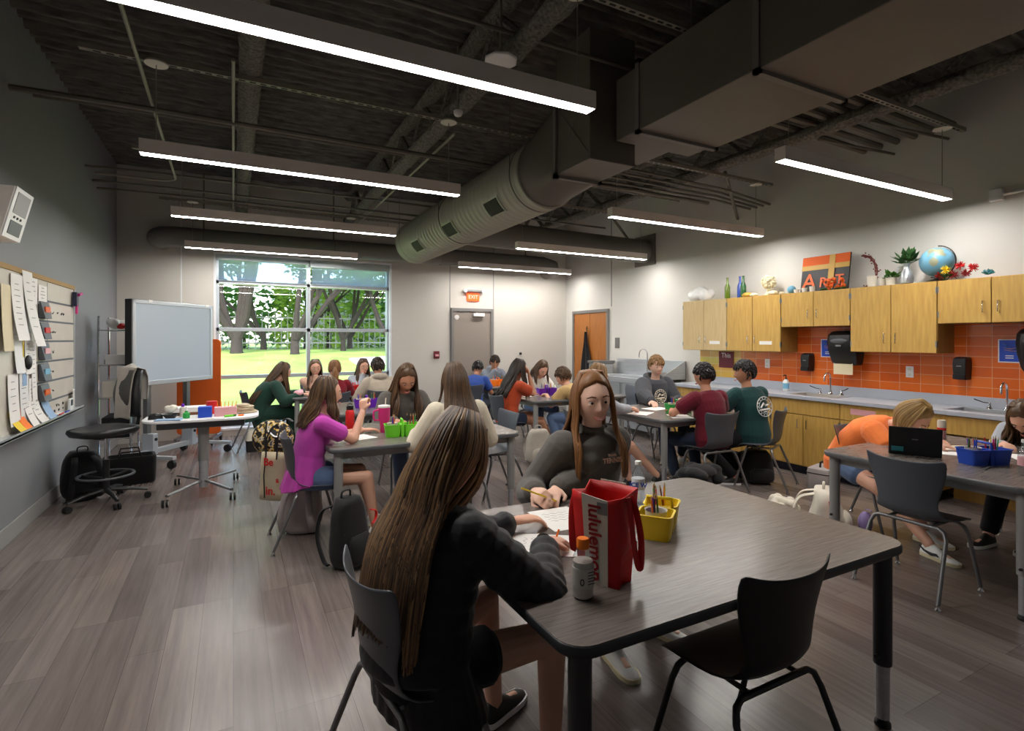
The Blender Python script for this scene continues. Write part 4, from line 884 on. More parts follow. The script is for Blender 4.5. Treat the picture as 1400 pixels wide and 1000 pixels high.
# laptop
t=thing('laptop','open black laptop with a sticker on its lid, seen from behind','laptop',(4.25,2.02,TH),R(-62))
MB().span((-.15,-.0,0),(.15,.21,.016)).build('laptop_base','black_plastic',t,smooth=False,bev=.004)
q=MB(); q.box((0,-.035,.105),(.30,.010,.21),rx=.30); q.build('laptop_lid','black_matte',t,smooth=False,bev=.004)
MB().box((-.10,-.062 +.03,.045),(.07,.003,.035),rx=.30).build('lid_sticker','teal',t,smooth=False)
q=MB(); q.box((0,-.0435,.12),(.035,.003,.008),rx=.3); q.build('lid_emblem','grid_line',t,smooth=False)
t=thing('pen','grey pen lying in front of the blue caddy','pen',(4.22,1.6,TH+.006),R(10)); MB().cyl((-.07,0,0),(.07,0,0),.005,n=8).build('pen_body','zinc',t); MB().cyl((.07,0,0),(.082,0,0),.003,n=8).build('pen_tip','black_plastic',t)
t=thing('pouch','pale pink fabric pouch at the corner of the window table','pouch',(.83,8.2,TH)); q=MB(); q.ell((0,0,.045),(.07,.13,.045)); q.ell((.03,.03,.07),(.04,.06,.03)); q.build('pouch_body','pale_pink',t,remesh=.01,sm=2)
# ---------------- teacher corner ----------------
t=thing('drafting_chair','black wheeled drafting chair with foot ring, a towel over its back','chair',(-1.08,6.33,0),R(132))
for i in range(5):
    a=R(18+72*i); lg=MB().tube([(.03*cos(a),.03*sin(a),.13),(.2*cos(a),.2*sin(a),.115),(.33*cos(a),.33*sin(a),.085)],[.026,.022,.016],8,flat=(1,.8)).build('base_leg','black_plastic',t)
    q=MB(); 
    for s in (-1,1): q.cyl((.33*cos(a)-s*.008*sin(a),.33*sin(a)+s*.008*cos(a),.03),(.33*cos(a)-s*.026*sin(a),.33*sin(a)+s*.026*cos(a),.03),.03,n=16)
    q.build('caster','black_matte',lg)
MB().cyl((0,0,.1),(0,0,.42),.028,n=14).build('column_sleeve','black_plastic',t); MB().cyl((0,0,.42),(0,0,.66),.014,n=12).build('gas_column','chrome',t)
q=MB(); q.tube(arc((0,0,.27),.22,0,2*pi,32,(1,0,0),(0,1,0))[:-1],.014,8,closed=True,flat=(1,.8)); q.build('foot_ring','grey_plastic',t)
q=MB()
for i in range(3): a=R(30+120*i); q.tube([(.02*cos(a),.02*sin(a),.24),(.21*cos(a),.21*sin(a),.268)],.01,6)
q.build('ring_spoke','black_plastic',t)
q=MB(); rs=[]
for z,f in ((.66,.7),(.67,.93),(.70,1),(.725,.98),(.735,.85)): rs.append([(px*f,py*f+.02,z+.02*(py>0)*-abs(py)*2) for px,py,_ in rrect(.5,.5,.16,0,6)])
q.rings(rs); q.build('seat_cushion','leather',t,ang=0)
MB().span((-.08,-.12,.63),(.08,.12,.66)).build('tilt_mechanism','black_plastic',t,smooth=False)
q=MB(); q.tube([(0,-.1,.64),(0,-.27,.66),(0,-.31,.8),(0,-.29,.95)],.02,8,flat=(1.4,.5)); q.build('back_bar','black_plastic',t)
q=MB(); rs=[]
for i in range(9):
    f=i/8; z=.80+.46*f; w_=.2*(1-.35*abs(f-.45)**1.5*2); y=-.25-.05*sin(pi*f*.9)*-1-.04*f
    rs.append([(w_*cos(a)*1.0, y+.035*sin(a)+.03*cos(a)**2, z) for a in [2*pi*k/20 for k in range(20)]])
q.rings(rs); q.build('backrest','leather',t,ang=0)
t2=thing('towel','light grey towel draped over the back of the drafting chair','towel',(-1.08,6.33,0),R(132))
q=MB(); vs=[]; n=26; m_=12
path=[(.0,-.185,.78),(.0,-.195,.9),(0,-.2,1.05),(0,-.225,1.2),(0,-.255,1.285),(0,-.30,1.295),(0,-.34,1.22),(0,-.345,1.1),(0,-.335,.98)]
path=[V(p) for p in path]; from_=[]
for i in range(n+1):
    f=i/n*(len(path)-1); k=min(int(f),len(path)-2); p=path[k].lerp(path[k+1],f-k)
    for j in range(m_+1):
        u=-1+2*j/m_; wd=.12 if i<n*.55 else .12-.04*(i/n-.55)*2; back = i>n*.55
        vs.append((u*wd+.02, p.y-(.022 if not back else -.0)*0+ (.02*sin(u*9+i*.2) if back else .004*sin(u*5)) + .03*u*u*(-1 if back else 1), p.z+.006*sin(u*4)+(0.03*u if back else 0)))
q.add(vs,[(i*(m_+1)+j,i*(m_+1)+j+1,(i+1)*(m_+1)+j+1,(i+1)*(m_+1)+j) for i in range(n) for j in range(m_)]); q.build('towel_cloth','towel',t2,ang=0,solid=.008,sub=1)
# mobile desk
t=thing('mobile_desk','white-topped mobile teacher desk on a single grey column with casters','desk',(-.27,6.33,0),R(-2))
DZ=.79
MB().rings([rrect(1.0,.64,.2,DZ-.028,8),rrect(1.02,.66,.21,DZ-.022,8),rrect(1.02,.66,.21,DZ-.004,8),rrect(1.0,.64,.2,DZ,8)]).build('desk_top','white_paint',t,ang=.9)
MB().span((-.38,-.22,DZ-.10),(.38,.22,DZ-.03)).build('desk_frame','grey_plastic',t,smooth=False,bev=.01)
MB().cyl((0,-.02,.33),(0,-.02,DZ-.1),.05,n=24).build('column_upper','table_leg',t); MB().cyl((0,-.02,.06),(0,-.02,.34),.043,n=24).build('column_lower','steel',t)
for sx,sy in ((-1,-1),(1,-1),(1,1),(-1,1)):
    lg=MB().tube([(0,-.02,.13),(sx*.27,sy*.42,.10)],.022,8,flat=(.8,.6)).build('base_leg','zinc',t)
    q=MB(); x,y=sx*.28,sy*.43
    for s in (-1,1): q.cyl((x+s*.008,y,.036),(x+s*.026,y,.036),.036,n=18)
    ca=q.build('caster','black_plastic',lg); q=MB()
    for s in (-1,1): q.cyl((x+s*.026,y,.036),(x+s*.028,y,.036),.018,n=14)
    q.build('caster_hub','offwhite',ca)
def dk(x,y): return (-.27+x,6.33+y)
def item(nm,label,cat,x,y,z=DZ,rz=0): return thing(nm,label,cat,(x,y,z),rz)
t=item('paper_tray','white paper stack in a dark tray at the back of the teacher desk','paper tray',-.42,6.5); MB().span((-.17,-.12,0),(.17,.12,.03)).build('tray','brown',t,smooth=False,bev=.004); MB().span((-.16,-.11,.03),(.16,.11,.075)).build('paper_stack','paper',t,smooth=False)
t=item('pink_box','pale pink storage box on the teacher desk','box',-.07,6.2); MB().span((-.10,-.06,0),(.10,.06,.09)).build('box_body','pale_pink',t,smooth=False,bev=.004); q=MB()
for k in range(6): q.cyl((-.07+.03*k,.0,.05),(-.075+.035*k,.02,.14),.004,n=6)
q.build('pens','orange_bright',t)
t=item('blue_box','dark blue open box left of the pale pink box','box',-.25,6.17); MB().span((-.06,-.06,0),(.06,.06,.105)).build('box_body','blue',t,smooth=False,bev=.004)
t=item('red_tape','red tape roll on top of the boxes on the teacher desk','tape',-.2,6.42,DZ); MB().lathe([(.03,.0),(.05,0),(.05,.13),(.03,.13)],n=18).build('roll','red',t)
t=item('glue_bottle','small green and white glue bottle standing on the teacher desk','glue',-.41,6.15); MB().lathe([(.025,0),(.03,.005),(.03,.05),(.015,.06),(.012,.075)],n=16).build('bottle_body','green',t); MB().lathe([(.012,.07),(.008,.1),(.003,.115)],n=12).build('cap','white',t)
t=item('glue_bottle','purple-capped bottle behind the green glue bottle','glue',-.45,6.3); MB().lathe([(.025,0),(.028,.005),(.028,.09),(.015,.1)],n=16).build('bottle_body','offwhite',t); MB().lathe([(.014,.1),(.013,.13),(.0,.131)],n=12).build('cap','purple',t)
t=item('tissue_heap','crumpled white tissue in a dark bowl on the teacher desk','tissue',-.55,6.22); MB().lathe([(.04,0),(.07,.04),(.072,.042),(.05,.02)],n=18).build('bowl','black_plastic',t); q=MB()
for k in range(8): q.ell((random.uniform(-.04,.04),random.uniform(-.04,.04),.06+.05*random.random()),(.035,.03,.03),8,6)
q.build('tissue','offwhite',t,remesh=.01,sm=1)
t=item('tape_dispenser','small dark dispenser left of the tissue on the teacher desk','dispenser',-.67,6.2); q=MB(); q.ell((0,0,.03),(.06,.03,.03)); q.span((-.06,-.025,0),(.06,.025,.02)); q.build('dispenser_body','black_plastic',t)
t=item('clipboard','glass-green flat tray at the front left of the teacher desk','tray',-.55,6.07,DZ,R(-10)); MB().span((-.11,-.05,0),(.11,.05,.012)).build('tray_body','screen_blue' if 'screen_blue' in M else 'sky',t,smooth=False,bev=.003)
t=item('fabric_pile','folded beige fabric pile at the right end of the teacher desk','fabric',.1,6.36); q=MB()
for k in range(5): q.ell((random.uniform(-.02,.02),random.uniform(-.02,.02),.012+.018*k),(.12-.012*k,.12-.01*k,.016),18,6)
q.build('fabric','canvas',t,ang=0); 
t=item('green_marker','lime green marker lying on the front of the teacher desk','marker',-.03,6.06,DZ+.012,R(20)); MB().cyl((-.05,0,0),(.05,0,0),.011,n=10).build('marker_body','lime',t); MB().cyl((.03,0,0),(.055,0,0),.012,n=10).build('marker_cap','leaf',t)
t=item('orange_eraser','small orange eraser on the front of the teacher desk','eraser',.07,6.09,DZ,R(20)); MB().box((0,0,.008),(.05,.02,.016)).build('eraser_body','orange_bright',t,smooth=False,bev=.003)
paper(-.1,6.1,R(10),'white sheet at the front edge of the teacher desk',.3,.16,'white',DZ+.001)
# interactive display on a stand
ex=V((.76,1.04,0)); ya=math.atan2(ex.y,ex.x)
t=thing('interactive_display','large silver-framed interactive display on a wheeled stand, tilted slightly','display',(-.67,8.2,0),ya)
LW=ex.length/2
mat('screen',(182,196,208),.2,coat=.5)
MB().span((-LW-.03,.0,1.0),(LW+.03,.09,2.05)).build('display_back','black_plastic',t,smooth=False,bev=.01)
q=MB(); a,b=LW+.025,2.045; 
q.span((-a,-.02,1.005),(a,0,1.06)); q.span((-a,-.02,2.0),(a,0,b)); q.span((-a,-.02,1.005),(-a+.045,0,b)); q.span((a-.045,-.02,1.005),(a,0,b)); q.build('display_bezel','alu',t,smooth=False,bev=.004)
MB().span((-a+.045,-.012,1.06),(a-.045,-.002,2.0)).build('screen','screen',t,smooth=False)
for x in (-.42,.55): MB().span((x-.03,-.025,2.02),(x+.03,0,2.05)).build('corner_tag','white',t,smooth=False)
q=MB()
for x in (-.35,.3): q.span((x-.03,.06,.3),(x+.03,.12,1.5))
q.build('stand_posts','zinc',t,smooth=False)
for x in (-.35,.3):
    lg=MB().span((x-.04,-.03,.14),(x+.04,.13,.40)).build('stand_block','alu',t,smooth=False,bev=.005); MB().cyl((x,-.032,.33),(x,-.04,.33),.02,n=14).build('knob','black_plastic',lg)
MB().span((-.55,.02,.14),(.62,.09,.20)).build('stand_crossbar','alu',t,smooth=False,bev=.004)
for x in (-.45,.55):
    lg=MB().span((x-.03,-.38,.11),(x+.03,.38,.15)).build('stand_foot','alu',t,smooth=False,bev=.004)
    for y in (-.34,.34):
        q=MB(); q.cyl((x-.02,y,.05),(x+.02,y,.05),.05,n=18); q.cyl((x,y,.06),(x,y,.12),.012,n=8); q.build('caster','black_plastic',lg)
t=thing('mobile_divider','orange mobile divider board behind the display','divider',(-.46,9.38,0),R(-14)); 
MB().rings([[(x,-.015,z) for x,z in r] for r in [[(0,0)]]] ) if 0 else None
q=MB(); pts=[(px,0,py) for px,py,_ in rrect(.6,1.44,.06,0,6)]; q.poly([(p[0],-.015,p[2]+.85) for p in pts],.03,(0,1,0)); q.build('board','board_orange',t,smooth=False,bev=.004)
for s in (-1,1):
    lg=MB().span((s*.24-.02,-.25,.07),(s*.24+.02,.25,.11)).build('foot_bar','zinc',t,smooth=False); q=MB(); 
    for y in (-.22,.22): q.cyl((s*.24-.015,y,.035),(s*.24+.015,y,.035),.035,n=14)
    q.build('caster','black_plastic',lg); MB().cyl((s*.24,0,.1),(s*.24,0,.16),.012,n=8).build('post','zinc',lg)
# wire rack
t=thing('wire_rack','chrome wire shelf rack in the corner behind the display','shelf',(-1.28,8.3,0))
q=MB()
for sx in (-1,1):
    for sy in (-1,1): q.cyl((sx*.16,sy*.3,0),(sx*.16,sy*.3,1.85),.012,n=8)
q.build('rack_posts','chrome',t)
for z in (.35,.85,1.25,1.68):
    q=MB(); q.tube([(-.16,-.3,z),(.16,-.3,z),(.16,.3,z),(-.16,.3,z)],.008,6,closed=True)
    for k in range(1,12): y=-.3+.6*k/12; q.cyl((-.16,y,z),(.16,y,z),.003,n=4)
    q.build('wire_shelf','chrome',t)
def onrack(nm,lb,cat,y,z,m,size,x=-1.28):
    u=thing(nm,lb,cat,(x,y,z)); MB().span((-size[0]/2,-size[1]/2,0),(size[0]/2,size[1]/2,size[2])).build(nm+'_body',m,u,smooth=False,bev=.006); return u
u=thing('plastic_bag','white plastic bag with red marks on the top rack shelf','bag',(-1.28,8.2,1.69)); q=MB()
for k in range(7): q.ell((random.uniform(-.06,.06),random.uniform(-.14,.14),.06+.05*random.random()),(.07,.08,.06),10,8)
q.build('bag_body','white',u,remesh=.012,sm=1)
for y in (-.1,.12): MB().ell((.05,y,.04),(.05,.05,.035)).build('red_item','red',u)
onrack('binder','green binder lying slanted on the rack','binder',8.3,1.26,'leaf_dark',(.24,.4,.06)); onrack('storage_box','white box on the middle rack shelf','box',8.2,.86,'offwhite',(.26,.36,.2)); onrack('storage_box','black box on the lowest rack shelf','box',8.3,.36,'black_matte',(.28,.5,.25)); onrack('paper_stack','stack of white paper on the rack beside the binder','paper',8.1,1.26,'paper',(.2,.15,.12))

# ---------------- bags on the floor ----------------
def backpack(loc,rz,size,m,label,m2=None,straps=True,lean=0,handle=True,soft=1):
    w_,d_,h_=size; t=thing('backpack',label,'backpack',(loc[0],loc[1],loc[2] if len(loc)>2 else 0),rz)
    q=MB(); rs=[]
    for i in range(13):
        f=i/12; z=h_*f; s=(1-abs(2*f-1)**4*.35)*(1-.18*f); dd=d_*(1-.35*f*f)*(.92+.08*sin(f*7))
        rs.append([((w_/2)*s*(abs(cos(a))**.6)*(1 if cos(a)>0 else -1)*(1+.05*noise.noise((a*2,f*5,w_*9))), dd/2*(abs(sin(a))**.7)*(1 if sin(a)>0 else -1)+lean*f*h_ , z+.01) for a in [2*pi*k/28 for k in range(28)]])
    q.rings(rs); b=q.build('bag_body',m,t,ang=0)
    q=MB(); rs=[]
    for i in range(9):
        f=i/8; z=h_*(.08+.42*f); s=.36*w_*(1-abs(2*f-1)**4*.3); y0=-d_/2*(1-.35*(z/h_)**2)+lean*z
        rs.append([(s*cos(a),y0-.045*(1-abs(2*f-1)**3*.7)*max(0,-sin(a))+.02*max(0,sin(a)),z) for a in [2*pi*k/20 for k in range(20)]])
    q.rings(rs); q.build('front_pocket',m2 or m,t,ang=0)
    q=MB(); q.tube([(-w_*.36,-d_*.25,h_*.55)]+[(w_*.38*cos(a)*-1 if 0 else -w_*.38*cos(a),-d_*.18*(1-.3*sin(a))+lean*h_*.8,h_*(.6+.38*sin(a))) for a in [pi*k/12 for k in range(1,12)]]+[(w_*.36,-d_*.25,h_*.55)],.004,5); q.build('zipper','black',t)
    if handle: q=MB(); q.tube([(-.04,.02+lean*h_,h_*.97),(-.035,.02+lean*h_,h_+.05),(.035,.02+lean*h_,h_+.05),(.04,.02+lean*h_,h_*.97)],.01,6,flat=(1,.6)); q.build('carry_loop',m2 or m,t)
    if straps:
        for s in (-1,1):
            q=MB(); q.tube([(s*.07,d_*.3+lean*h_,h_*.92),(s*.09,d_*.5+.05+lean*h_*.8,h_*.8),(s*.11,d_*.5+.09,h_*.45),(s*.12,d_*.5+.02,h_*.12),(s*.12,d_*.4,h_*.06)],.026,8,flat=(1,.3)); q.build('shoulder_strap',m2 or m,t)
    return t
backpack((-1.32,6.62),R(200),(.36,.3,.46),'bag_black','bulging black backpack against the grey wall behind the drafting chair')
t=thing('duffel_bag','low black open bag between the black backpack and the display stand','bag',(-1.0,7.1,0),R(10)); q=MB(); q.rings([rrect(.46*f,.26*f,.05,z) for z,f in ((.0,.9),(.02,1),(.27,1.04),(.3,1),(.3,.9),(.1,.85))]); q.build('bag_body','bag_black',t,ang=.8)
for s in (-1,1): MB().tube([(-.1,s*.12,.28),(-.08,s*.13,.36),(.08,s*.13,.36),(.1,s*.12,.28)],.01,6).build('bag_handle','bag_black',t)
backpack((.50,4.68),R(160),(.34,.24,.40),'bag_grey','grey-mauve backpack under the chair of the pink-shirted student')
b=backpack((.72,3.80),R(35),(.30,.22,.46),'bag_black','black backpack with red and white strap print beside the pink-shirted student’s table',lean=.05)
MB().tube([(.09,-.10,.38),(.13,-.11,.36),(.13,-.11,.31),(.10,-.11,.28)],.014,8,flat=(1,.3)).build('red_strap','red',b)
MB().tube([(.11,-.115,.27),(.115,-.12,.18),(.11,-.12,.1)],.02,8,flat=(1,.2)).build('printed_strip','orange',b)
backpack((3.42,5.82),R(-10),(.36,.25,.42),'bag_beige','beige-grey backpack standing by the leg of the back table')
backpack((3.98,3.72),R(30),(.42,.34,.30),'bag_black','black backpack with a jacket over it behind the near table',handle=False)
t=thing('jacket','black fleece jacket draped over the black backpack','jacket',(3.98,3.72,0),R(20)); q=MB()
for k in range(16): 
    a=random.uniform(0,2*pi); q.ell((.18*cos(a),.14*sin(a),.22+.1*random.random()),(.1,.08,.05),10,8)
q.ell((0,0,.30),(.19,.15,.06)); q.build('jacket_cloth','cloth_black',t,remesh=.015,sm=3)
backpack((5.12,3.98),R(-30),(.36,.32,.34),'bag_black','black bag under the chair of the green-shirted boy')
backpack((4.30,2.68),R(30),(.40,.28,.34),'bag_cream','cream backpack with a red side beside the laptop table')
MB().tube([(-.2,-.05,.3),(-.215,-.06,.18),(-.2,-.06,.05)],.03,8,flat=(1,.4)).build('red_strap','red',bpy.data.objects['backpack.006'] if 'backpack.006' in bpy.data.objects else None)
t=thing('cooler_bag','grey lunch bag with a dark zip in front of the cabinets','bag',(5.43,3.42,0),R(12)); MB().rings([rrect(.32*f,.22*f,.04,z) for z,f in ((0,.92),(.02,1),(.2,1),(.24,.95),(.25,.8))]).build('bag_body','bag_grey',t,ang=.9); MB().rings([rrect(.325,.225,.04,.19),rrect(.325,.225,.04,.2)]).build('zipper','black',t); MB().tube([(-.08,0,.24),(-.07,0,.3),(.07,0,.3),(.08,0,.24)],.01,6).build('bag_handle','black',t)
t=thing('fleece_bag','small cream fuzzy bag on the floor behind the near table','bag',(4.42,3.17,0)); q=MB()
for k in range(26):
    a=random.uniform(0,2*pi); r=random.uniform(0,.13); q.ell((r*cos(a),r*sin(a),.04+.07*random.random()),(.045,.045,.04),8,6)
q.build('bag_body','bag_cream',t,remesh=.01,sm=1)
t=thing('pencil_pouch','small lavender pouch leaning by the cream backpack','pouch',(4.52,2.50,0)); MB().ell((0,0,.09),(.06,.05,.09),14,10).build('pouch_body','lavender',t); MB().tube([(0,-.03,.16),(.0,-.05,.2),(0,0,.2)],.005,5).build('pouch_loop','lavender',t)
# tote and floral bag hung on the pink-shirted student's chair
t=thing('canvas_tote','beige canvas tote with red lettering hanging from the chair back','bag',(.29,4.74,.27),R(-40))
q=MB(); rs=[]
for i in range(8):
    f=i/7; rs.append([((.13-.02*f)*cos(a)*1.0,.045*sin(a)*(1-.3*f)*(1 if i<7 else .6),.38*f) for a in [2*pi*k/24 for k in range(24)]])
q.rings(rs); q.build('bag_body','canvas',t,ang=0)
for s in (-1,1): MB().tube([(s*.05,-.03,.33),(s*.05,-.015,.5),(s*.03,.06,.585),(s*.02,.09,.56)],.011,8,flat=(1,.3)).build('bag_handle','black',t)
text('Be',.085,'red',t,(-.01,-.052,.31),(pi/2,0,0),name='bag_lettering',bold=.002); text('a',.06,'red',t,(.07,-.05,.17),(pi/2,0,0),name='bag_lettering',bold=.002); text('in.',.095,'red',t,(.01,-.054,.08),(pi/2,0,0),name='bag_lettering',bold=.002)
MB().tube([(-.05,-.046,.02),(-.055,-.047,.2),(-.045,-.042,.33)],.005,5).build('bag_piping','black',t)
mat('floral',(28,28,34),.8,col2=(228,184,40),nscale=24); cr_=M['floral'].node_tree.nodes['Color Ramp'].color_ramp; cr_.elements[0].position=.5; cr_.elements[1].position=.53; e_=cr_.elements.new(.6); e_.color=(.65,.65,.62,1); e_=cr_.elements.new(.66); e_.color=(.03,.03,.05,1)
t=thing('floral_backpack','yellow, black and white floral backpack hung behind the pink-shirted student','backpack',(.30,4.98,.58),R(-20))
q=MB(); q.ell((0,0,.15),(.17,.10,.155),24,16); q.ell((.03,-.08,.12),(.11,.05,.1),20,12); q.build('bag_body','floral',t,remesh=.014,sm=2)
MB().tube([(-.02,-.10,.3),(-.02,-.14,.2),(-.02,-.135,.05)],.008,6).build('zipper','black',t); MB().tube([(.0,-.13,.23),(.05,-.12,.18),(.1,-.1,.19)],.02,8,flat=(1,.3)).build('side_patch','white',t); MB().tube([(.06,.05,.28),(.12,.0,.31),(.18,-.06,.29)],.014,8,flat=(1,.4)).build('shoulder_strap','black',t)
# box/bag under green dress chair
t=thing('storage_bag','white and black patterned bag under the chair of the student in the green dress','bag',(.32,8.35,.0)); MB().rings([rrect(.34*f,.26*f,.05,z) for z,f in ((0,.95),(.16,1))]).build('bag_base','black_matte',t,ang=.9); MB().rings([rrect(.34*f,.26*f,.05,z) for z,f in ((.16,1),(.3,.9),(.31,.7))]).build('bag_top','offwhite',t,ang=.9)
# ---------------- outside ----------------
g=MB(); nx,ny=60,50; pts=[]
for j in range(ny+1):
    for i in range(nx+1):
        x=-45+90*i/nx; y=YB+.25+60*(j/ny)**1.3; dy=y-YB
        z=-.05+1.15*(1/(1+math.exp(-(dy-9)/2.6)))-1.15*(1/(1+math.exp(9/2.6)))+.06*noise.noise((x*.2,y*.2,0)); pts.append((x,y,z))
g.add(pts,[(j*(nx+1)+i,j*(nx+1)+i+1,(j+1)*(nx+1)+i+1,(j+1)*(nx+1)+i) for j in range(ny) for i in range(nx)])
struct(g.build('ground','grass',ang=0),'sunlit green lawn rising outside the window','lawn')
def gz(x,y): dy=y-YB; return -.05+1.15*(1/(1+math.exp(-(dy-9)/2.6)))-1.15*(1/(1+math.exp(9/2.6)))
q=MB(); rs=[]
for i in range(12): x=4+14*i/11; y=20.5+.9*sin(i*.5); rs.append([(x,y-.9,gz(x,y-.9)+.05),(x,y+.9,gz(x,y+.9)+.07),(x,y+.9,gz(x,y+.9)-.1),(x,y-.9,gz(x,y-.9)-.1)])
q.rings(rs); struct(q.build('path','path'),'pale gravel path crossing the lawn under the trees','path')
def tree(x,y,label,h,lean,n_limb,r0,seed,dark=False,crown=1.0):
    rnd=random.Random(seed); t=thing('oak_tree',label,'tree',(x,y,gz(x,y)-.05))
    q=MB(); tips=[]
    def limb(p,d,L,r,lev):
        pts=[p]; rr=[r]; n=6; d=V(d).normalized()
        for i in range(n):
            d=(d+V((rnd.uniform(-.22,.22),rnd.uniform(-.22,.22),rnd.uniform(-.08,.16)))).normalized(); p=p+d*L/n; pts.append(p); rr.append(r*(1-.72*(i+1)/n)); 
            if lev>0 and i>=1 and rnd.random()<.55: limb(p,(d+V((rnd.uniform(-1,1),rnd.uniform(-1,1),rnd.uniform(-.1,.6)))*.8),L*.6,rr[-1]*.75,lev-1)
            if lev<=1 and i>=2: tips.append(p.copy())
        q.tube(pts,rr,8)
    for k in range(n_limb):
        a=rnd.uniform(0,2*pi)+k*2*pi/n_limb; s=.35+.45*rnd.random(); d=V((cos(a)*s+lean,sin(a)*s*.7,1.0)); limb(V((.08*cos(a),.08*sin(a),h*.10)),d,h*.85,r0*.5,2)
    q.lathe([(r0*.95,-.1),(r0*.72,.15),(r0*.62,h*.1),(r0*.55,h*.16)],n=14); q.build('trunk','bark',t)
    q=MB(); 
    def leafcloud(c,rad,n):
        for i in range(n):
            d=V((rnd.gauss(0,1),rnd.gauss(0,1),rnd.gauss(0,.7))).normalized()*rad*rnd.random()**.4; p=c+d; s=rnd.uniform(.07,.16); x_,y_=frame((rnd.gauss(0,1),rnd.gauss(0,1),rnd.gauss(0,1)+.3)); q.add([p-x_*s,p-y_*s*.6,p+x_*s,p+y_*s*.6],[(0,1,2,3)])
    for p in tips[:120]: leafcloud(p,.9*crown,60)
    o=q.build('foliage','foliage_dark' if dark else 'foliage',t,smooth=False); o['kind']='stuff'
    return t
TR=[(-1.9,19.5,'twin-limbed oak leaning left, seen at the left of the window',6.5,-.35,3,.28),( .1,20.2,'broad oak with spreading limbs left of the window mullion',7,-.1,5,.42),(1.9,19.0,'thick oak trunk directly right of the window mullion',7,.05,3,.32),(3.9,21.5,'slender forked oak in the middle of the right panes',6.5,.1,3,.22),(5.3,19.2,'oak at the right panes with a limb reaching left',7,-.25,3,.32),(6.4,18.6,'oak trunk at the far right of the window',7,.1,3,.38),(-4.2,24,'oak farther back at the far left of the window',7,.2,3,.25),(-.9,26,'thin oak far back on the left',7,.0,3,.2),(3.0,27,'thin oak far back near the middle',7,.1,3,.2),(8.8,25,'oak far back on the right',8,-.1,4,.3),(-3.0,21.5,'slim oak with a low limb at the far left of the window',6.5,.25,3,.24),(1.1,24,'slim oak just left of the window mullion farther back',7,-.15,3,.26),(4.7,25,'leaning oak between the right-hand oaks',7,.3,3,.26)]
for i,(x,y,lb,h,ln,nl,r0) in enumerate(TR): tree(x*1.2,y+5,lb,h,ln,nl+1,r0*.78,i*13+5,dark=i%3==2)
def bush(x,y,w_,h,label,seed):
    rnd=random.Random(seed); t=thing('hedge_bush',label,'bush',(x,y,gz(x,y))); q=MB()
    for i in range(1500):
        p=V((rnd.uniform(-w_,w_),rnd.uniform(-.8,.8),h*rnd.random()**.8)); s=rnd.uniform(.1,.24); x_,y_=frame((rnd.gauss(0,1),rnd.gauss(0,1),rnd.gauss(0,1))); q.add([p-x_*s,p-y_*s*.6,p+x_*s,p+y_*s*.6],[(0,1,2,3)])
    q.build('foliage','foliage_dark' if seed%2 else 'foliage',t,smooth=False)['kind']='stuff'
    MB().lathe([(.15,0),(.1,h*.5),(.03,h*.9)],n=8).build('stems','bark',t)
for i,x in enumerate((-13,-8.5,-4,.5,5,9.5,14)): bush(x,33+(i%2),3.0,3.6,'tall green hedge clump %s along the back of the lawn'%('far left','left','left of centre','behind the broad oak','right of centre','right','far right')[i],i+40)
t=thing('iron_fence','pale metal picket fence behind the trees','fence',(0,30,gz(0,30))); q=MB()
for i in range(100): q.cyl((-14+.3*i,0,0),(-14+.3*i,0,1.9),.02,n=5)
q.build('pickets','trim_grey',t)['kind']='stuff'; q=MB(); q.span((-14,-.02,.3),(16,.02,.36)); q.span((-14,-.02,1.6),(16,.02,1.66)); q.build('rails','trim_grey',t,smooth=False)
t=thing('garden_building','pale building with vertical boards far behind the right-hand trees','building',(8.3,36,gz(8,36))); MB().span((-4,0,0),(4,4,4.2)).build('wall','white_paint',t,smooth=False); q=MB(); 
for i in range(20): q.span((-3.9+.4*i,-.04,0),(-3.85+.4*i,0,4.1))
q.build('wall_boards','trim_grey',t,smooth=False); MB().span((-4.3,-.4,4.2),(4.3,4.4,4.4)).build('roof','trim_grey',t,smooth=False)
# ---------------- people ----------------
def hairmat(name,a,b_):
    m=mat(name,a,.40,col2=b_,nscale=1.0,stretch=(30,30,5),spec=.4); n=m.node_tree.nodes; l=m.node_tree.links
    at=n.new('ShaderNodeAttribute'); at.attribute_name='tone'; mm=n.new('ShaderNodeMath'); mm.operation='MULTIPLY_ADD'; mm.inputs[1].default_value=.35
    m2=n.new('ShaderNodeMath'); m2.operation='MULTIPLY'; m2.inputs[1].default_value=.65; l.new(at.outputs['Fac'],m2.inputs[0])
    l.new(n['Noise Texture'].outputs[0],mm.inputs[0]); l.new(m2.outputs[0],mm.inputs[2]); l.new(mm.outputs[0],n['Color Ramp'].inputs[0]); return name
hairmat('hair_dark',(34,26,22),(60,44,34)); hairmat('hair_brown',(58,40,26),(104,76,50)); hairmat('hair_streaked',(66,47,32),(158,120,80)); MATS['hair_streaked'].node_tree.nodes['Color Ramp'].color_ramp.elements[0].position=.36; hairmat('hair_auburn',(104,66,36),(150,104,62)); hairmat('hair_blond',(128,98,54),(186,152,96)); hairmat('hair_black',(20,18,19),(40,35,33)); hairmat('hair_sandy',(116,86,54),(160,124,82))
for nme,c in dict(c_magenta=(196,72,176),c_grey=(96,92,88),c_charcoal=(66,68,74),c_maroon=(104,22,40),c_green=(28,60,50),c_teal=(28,66,66),c_orange=(255,132,66),c_rust=(186,74,40),c_white=(226,222,214),c_cream=(222,212,190),c_beige=(186,174,158),c_blue=(52,82,160),c_tan=(196,164,112),c_red=(126,20,36),c_peach=(214,170,148),c_lightgrey=(168,172,180),c_hoodie=(120,128,140)).items(): cloth(nme,c)
def rot_to(n): return n
